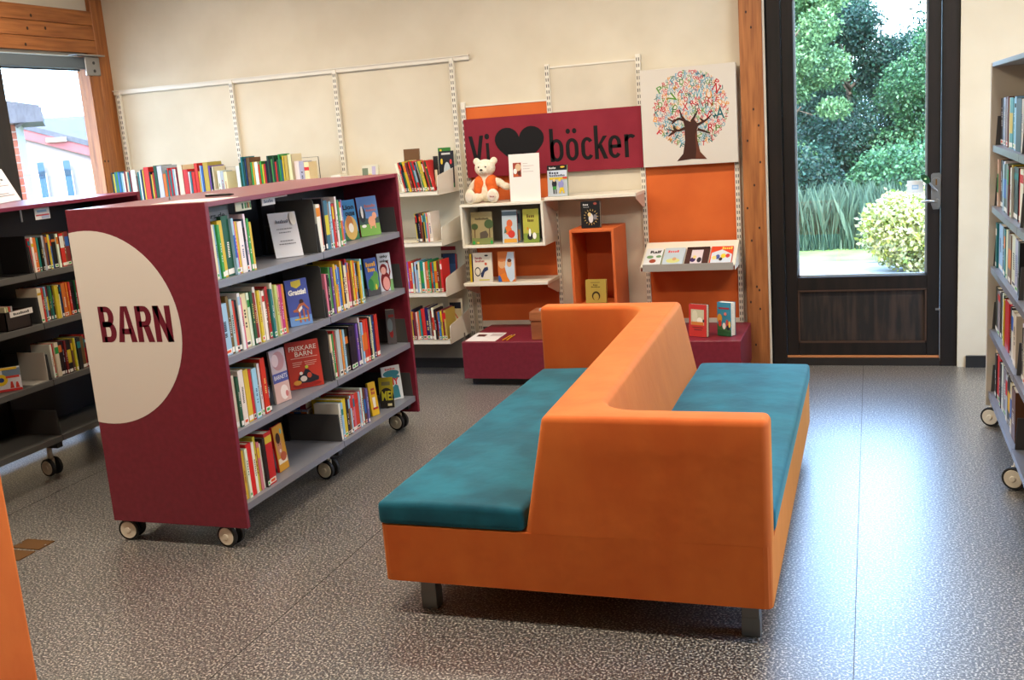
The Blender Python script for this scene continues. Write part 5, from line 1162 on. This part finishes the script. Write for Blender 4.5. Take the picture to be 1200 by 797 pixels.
def leaves(name, blobs, n, size, mat, parent, seed, shell=.55, droop=.3):
    rg = np.random.default_rng(seed)
    vol = np.array([b[1][0]*b[1][1]*b[1][2] for b in blobs])**.75; cnt = (n*vol/vol.sum()).astype(int)
    P = []
    for (c, r), k in zip(blobs, cnt):
        d = rg.normal(size=(k, 3)); d /= np.linalg.norm(d, axis=1, keepdims=True)
        rad = (shell+(1-shell)*rg.random((k, 1))**.6)*(1+.12*rg.normal(size=(k, 1))*0.5)
        P.append(np.array(c)+d*rad*np.array(r))
    P = np.concatenate(P); P = P[P[:, 2] > GZ+.02]; N = len(P)
    a = rg.normal(size=(N, 3)); a[:, 2] -= droop; a /= np.linalg.norm(a, axis=1, keepdims=True)
    b = rg.normal(size=(N, 3)); b -= (b*a).sum(1, keepdims=True)*a; b /= np.linalg.norm(b, axis=1, keepdims=True)
    nn = np.cross(a, b)
    L = size*(.6+.8*rg.random((N, 1))); W = L*.3
    v = np.stack([P, P+a*L*.5+b*W+nn*L*.08, P+a*L, P+a*L*.5-b*W+nn*L*.08], 1).reshape(-1, 3)
    me = bpy.data.meshes.new(name); me.vertices.add(4*N); me.vertices.foreach_set('co', v.ravel())
    me.loops.add(4*N); me.loops.foreach_set('vertex_index', np.arange(4*N, dtype=np.int32))
    me.polygons.add(N); me.polygons.foreach_set('loop_start', np.arange(0, 4*N, 4, dtype=np.int32)); me.polygons.foreach_set('loop_total', np.full(N, 4, dtype=np.int32))
    me.update(); me.materials.append(mat)
    o = bpy.data.objects.new(name, me); COL.objects.link(o); o['kind'] = 'stuff'
    attach(o, parent); return o
def tree(x, y, h, w, n, size, mat, label, seed, low=.0, trunk=True):
    t = thing('tree', label, 'tree', (x, y, GZ), 'trees behind the lawn'); rg = random.Random(seed)
    bl = []
    for i in range(40):
        u = rg.random(); zz = GZ+h*(low+(1-low)*u); ww = w*(1-.55*abs(u-.35))
        q = rg.uniform(0, 2*PI); rr = ww*.5*rg.random()**.5
        s = w*rg.uniform(.15, .26); bl.append(((x+rr*math.cos(q), y+rr*math.sin(q), zz), (s, s, s*rg.uniform(.6, .9))))
    leaves('crown', bl, n, size, mat, t, seed)
    pts = [(x, y, GZ-.05), (x+.08, y, GZ+h*.3), (x-.05, y+.1, GZ+h*.62), (x+.05, y, GZ+h*.85)]
    tk = MB().tube(pts, [h*.022, h*.017, h*.01, h*.004], 9).build('trunk', M_bark, t, smooth=True)
    for k in range(6):
        zz = h*rg.uniform(.3, .7); q = rg.uniform(0, 2*PI); e = w*rg.uniform(.3, .45)
        MB().tube([(x, y, GZ+zz), (x+e*.5*math.cos(q), y+e*.5*math.sin(q), GZ+zz+e*.4), (x+e*math.cos(q), y+e*math.sin(q), GZ+zz+e*.6)], [h*.009, h*.006, h*.002], 6).build('branch', M_bark, tk, smooth=True)
    return t
tree(-1.25, 16.8, 4.4, 1.6, 46000, .058, M_leafC, 'pale green leafy tree standing at the hinge side of the door view', 21)
tree(-.35, 19.6, 3.35, 2.1, 52000, .058, M_leafB, 'dark green tree in the middle of the door view', 22)
tree(-.9, 22.2, 4.6, 2.4, 40000, .065, M_leafA, 'leafy green tree between the dark tree and the tall tree', 28)
tree(1.2, 18.6, 2.75, 2.2, 46000, .058, M_leafA, 'mid green tree at the lock side of the door view', 23)
tree(-1.75, 24.5, 6.0, 2.9, 36000, .075, M_leafA, 'tall green tree rising behind the dark tree', 24)
tree(1.3, 26.5, 3.5, 4.2, 40000, .075, M_leafB, 'dark wide tree far behind the lock side of the door', 25)
tree(-4.6, 18.5, 5.2, 3.2, 9000, .16, M_leafA, 'green tree far beyond the pine post side of the door', 26)
tree(4.8, 20, 4.5, 3.2, 9000, .16, M_leafA, 'green tree far beyond the tall bookcase side', 27)
# tall wild grass at the lawn edge
def grass(name, x0, x1, y0, y1, n, h, label, seed):
    rg = np.random.default_rng(seed); x = rg.uniform(x0, x1, n); y = rg.uniform(y0, y1, n); H = h*(.25+.95*rg.random(n)**1.5); q = rg.uniform(0, 2*PI, n); b = H*.35*rg.random(n); w = .0055
    P = np.stack([x, y, np.full(n, GZ)], 1); dx = np.stack([np.cos(q), np.sin(q), 0*q], 1); sd = np.stack([-np.sin(q), np.cos(q), 0*q], 1)*w; up = np.array([0, 0, 1.])
    mid = P+dx*(b*.35)[:, None]+up*(H*.6)[:, None]; tip = P+dx*b[:, None]+up*H[:, None]
    v = np.stack([P-sd, P+sd, mid+sd*.7, tip, mid-sd*.7], 1).reshape(-1, 3)
    me = bpy.data.meshes.new(name); me.from_pydata(v.tolist(), [], [tuple(range(5*i, 5*i+5)) for i in range(n)]); me.materials.append(M_blade)
    o = bpy.data.objects.new(name, me); COL.objects.link(o); o['kind'] = 'stuff'; tag(o, label, 'grass')
grass('wild_grass', -4, 3.5, 13.9, 15.6, 16000, .72, 'tall pale wild grass along the far edge of the lawn', 31)
# shrubs
def shrub(x, y, r, h, n, size, mat, label, seed, bn=8):
    t = thing('shrub', label, 'shrub', (x, y, GZ)); rg = random.Random(seed); bl = [((x, y, GZ+h*.5), (r*.85, r*.85, h*.48))]
    for i in range(bn):
        q = rg.uniform(0, 2*PI); bl.append(((x+r*.5*math.cos(q), y+r*.5*math.sin(q), GZ+h*rg.uniform(.35, .72)), (r*.45, r*.45, h*.28)))
    leaves('foliage', bl, n, size, mat, t, seed, .7)
    for k in range(5):
        q = k*1.3; MB().tube([(x, y, GZ-.02), (x+r*.2*math.cos(q), y+r*.2*math.sin(q), GZ+h*.4), (x+r*.45*math.cos(q), y+r*.45*math.sin(q), GZ+h*.7)], [.02, .014, .005], 6).build('stem', M_bark, t)
    return t
shrub(.42, 11.9, .60, .93, 9500, .056, M_leafY, 'rounded yellow and white variegated shrub in front of the door', 41)
shrub(-1.1, 16.0, .9, 1.4, 12000, .06, M_leafB, 'dark low shrub behind the wild grass', 42)
shrub(.6, 15.9, 1.0, 1.3, 12000, .06, M_leafA, 'green low shrub behind the variegated shrub', 43)
# utility pole and cables beyond the trees
t = thing('utility_pole', 'pale utility pole with cables beyond the trees', 'pole', (2.2, 28, GZ))
MB().tube([(2.2, 28, GZ), (2.2, 28, 5.6)], .1, 10).build('pole', M_bark, t)
MB().box(1.4, 3.0, 27.95, 28.05, 5.2, 5.3).build('cross_arm', M_bark, t)
for k, z in enumerate((5.3, 4.95)):
    MB().tube([(-14+28*i/12, 28, z+.35*((i-6)/6)**2*.6-.1) for i in range(13)], .014, 5).build('cable', M_white, t)

# ---- houses seen through the left window
d0 = ray(70, 150); d0.z = 0; d0.normalize(); HO = EYE+d0*17.5; HO.z = GZ
hu = Vector((d0.y, -d0.x, 0)); hn = -d0
def hp_(px, py, off=0):
    q = onplane(px, py, HO+hn*off, hn); return (q-HO).dot(hu), q.z
def hbox(u0, u1, z0, z1, f0, f1):
    mb = MB(); vs = []
    for f in (f0, f1):
        for u, z in ((u0, z0), (u1, z0), (u1, z1), (u0, z1)):
            q = HO+hu*u+hn*f; vs.append((q.x, q.y, z))
    mb.add(vs, [(0, 1, 2, 3), (7, 6, 5, 4), (0, 4, 5, 1), (1, 5, 6, 2), (2, 6, 7, 3), (3, 7, 4, 0)]); return mb
def hprism(poly, f0, f1):
    mb = MB(); n = len(poly); vs = []
    for f in (f0, f1):
        for u, z in poly: q = HO+hu*u+hn*f; vs.append((q.x, q.y, z))
    mb.add(vs, [tuple(range(n)), tuple(range(2*n-1, n-1, -1))]+[(i, (i+1) % n, n+(i+1) % n, n+i) for i in range(n)]); return mb
hs = thing('house', 'pale rendered house with red fascia outside the window', 'house', HO)
a0, a1 = hp_(24, 149), hp_(116, 173)
sl_ = (a1[1]-a0[1])/(a1[0]-a0[0]); ap = (a0[0]-2.5, a0[1]-2.5*sl_); ep = (a1[0]+1.2, a1[1]+1.2*sl_); el = (2*ap[0]-ep[0], ep[1])
hprism([(el[0]+.4, GZ), (ep[0]-.4, GZ), (ep[0]-.4, ep[1]-.02), (ap[0], ap[1]-.1), (el[0]+.4, ep[1]-.02)], -9, 0).build('wall', M_render, hs)
hprism([ap, ep, (ep[0], ep[1]-.17), (ap[0], ap[1]-.17)], 0, .08).build('fascia', M_fascia, hs)
hprism([el, ap, (ap[0], ap[1]-.17), (el[0], el[1]-.17)], 0, .08).build('fascia', M_fascia, hs)
hprism([(ap[0], ap[1]+.05), (ep[0]+.1, ep[1]+.03), (ep[0]+.1, ep[1]-.05), (ap[0], ap[1]-.03)], -9.3, .1).build('roof_slope', M_roof, hs)
hprism([(el[0]-.1, el[1]+.03), (ap[0], ap[1]+.05), (ap[0], ap[1]-.03), (el[0]-.1, el[1]-.05)], -9.3, .1).build('roof_slope', M_roof, hs)
for (x0, y0, x1, y1) in ((43, 204, 59, 231), (73, 201, 89, 229), (106, 193, 119, 226)):
    (u0, z1), (u1, z0) = hp_(x0, y0), hp_(x1, y1)
    z0 -= .4
    f = hbox(u0, u1, z0, z1, 0, .06).build('window', M_white, hs); m_ = (z0+z1)/2; w_ = u1-u0
    hbox(u0+w_*.2, u1-w_*.12, m_+.55, z1-.08, .06, .08).build('pane', M_win, f); hbox(u0+w_*.2, u1-w_*.12, z0+.1, m_+.42, .06, .08).build('pane', M_win, f)
lm = hp_(66, 164); hbox(lm[0]-.14, lm[0]+.14, lm[1]-.03, lm[1]+.03, .0, .15).build('wall_lamp', M_white, hs)
# long roof behind
rf = thing('house', 'long grey roofed house behind the red fascia', 'house', HO-hn*14)
r0, r1 = hp_(20, 141, -14), hp_(130, 142, -14)
hbox(r0[0]-6, r1[0]+6, GZ, r0[1]-1.6, -18, -14).build('wall', M_render, rf)
vs = [HO+hu*(r0[0]-7)+hn*-13.6, HO+hu*(r1[0]+7)+hn*-13.6, HO+hu*(r1[0]+7)+hn*-16.2, HO+hu*(r0[0]-7)+hn*-16.2]
MB().add([(vs[0].x, vs[0].y, r0[1]-1.8), (vs[1].x, vs[1].y, r0[1]-1.8), (vs[2].x, vs[2].y, r0[1]+.1), (vs[3].x, vs[3].y, r0[1]+.1), (vs[0].x, vs[0].y, r0[1]-2.0), (vs[1].x, vs[1].y, r0[1]-2.0), (vs[2].x, vs[2].y, r0[1]-.1), (vs[3].x, vs[3].y, r0[1]-.1)], [(0, 1, 2, 3), (7, 6, 5, 4), (0, 4, 5, 1), (1, 5, 6, 2), (2, 6, 7, 3), (3, 7, 4, 0)]).build('roof_slope', M_roof, rf)
# nearer wing with a brick corner and overhanging eave
NF = 6.0
nb = thing('brick_wing', 'brick cornered wing with overhanging grey eave outside the window', 'house', HO+hn*NF)
b0, b1 = hp_(4, 90, NF), hp_(9, 90, NF); bl, br_ = hp_(26, 225, NF)[0], hp_(30.5, 225, NF)[0]
e0_, e1_ = hp_(10, 131, NF), hp_(48, 138, NF)
hbox(bl-3, br_, GZ, e0_[1], NF-2.5, NF).build('wall', M_mortar, nb)
z = GZ+.01; k = 0
while z < e0_[1]-.08:
    for r_i in range(2):
        w0 = .21 if (k+r_i) % 2 == 0 else .1
        x1_ = br_+.001 if r_i == 0 else br_-(.21 if k % 2 == 0 else .1)-.012
        hbox(x1_-w0, x1_, z, z+.062, NF, NF+.012).build('brick', M_brick, nb)
    z += .075; k += 1
pl_ = hp_(32, 180, NF)
hprism([(e0_[0]-2.5, e0_[1]+.6), (e1_[0], e1_[1]+.12), (e1_[0], e1_[1]-.0), (e0_[0]-2.5, e1_[1]-.0)], NF-2.6, NF+.1).build('roof_slope', M_roof, nb)
hbox(e0_[0]-2.5, e1_[0]+.02, e1_[1]-.04, e1_[1]+.10, NF+.1, NF+.14).build('fascia', M_roof, nb)
s0_, s1_ = hp_(18, 148, NF), hp_(32, 138, NF)
A = HO+hu*s0_[0]+hn*(NF+.02); B = HO+hu*s1_[0]+hn*(NF+.02)
MB().tube([(A.x, A.y, s0_[1]), (B.x, B.y, s1_[1])], .03, 6).build('strut', M_roof, nb)
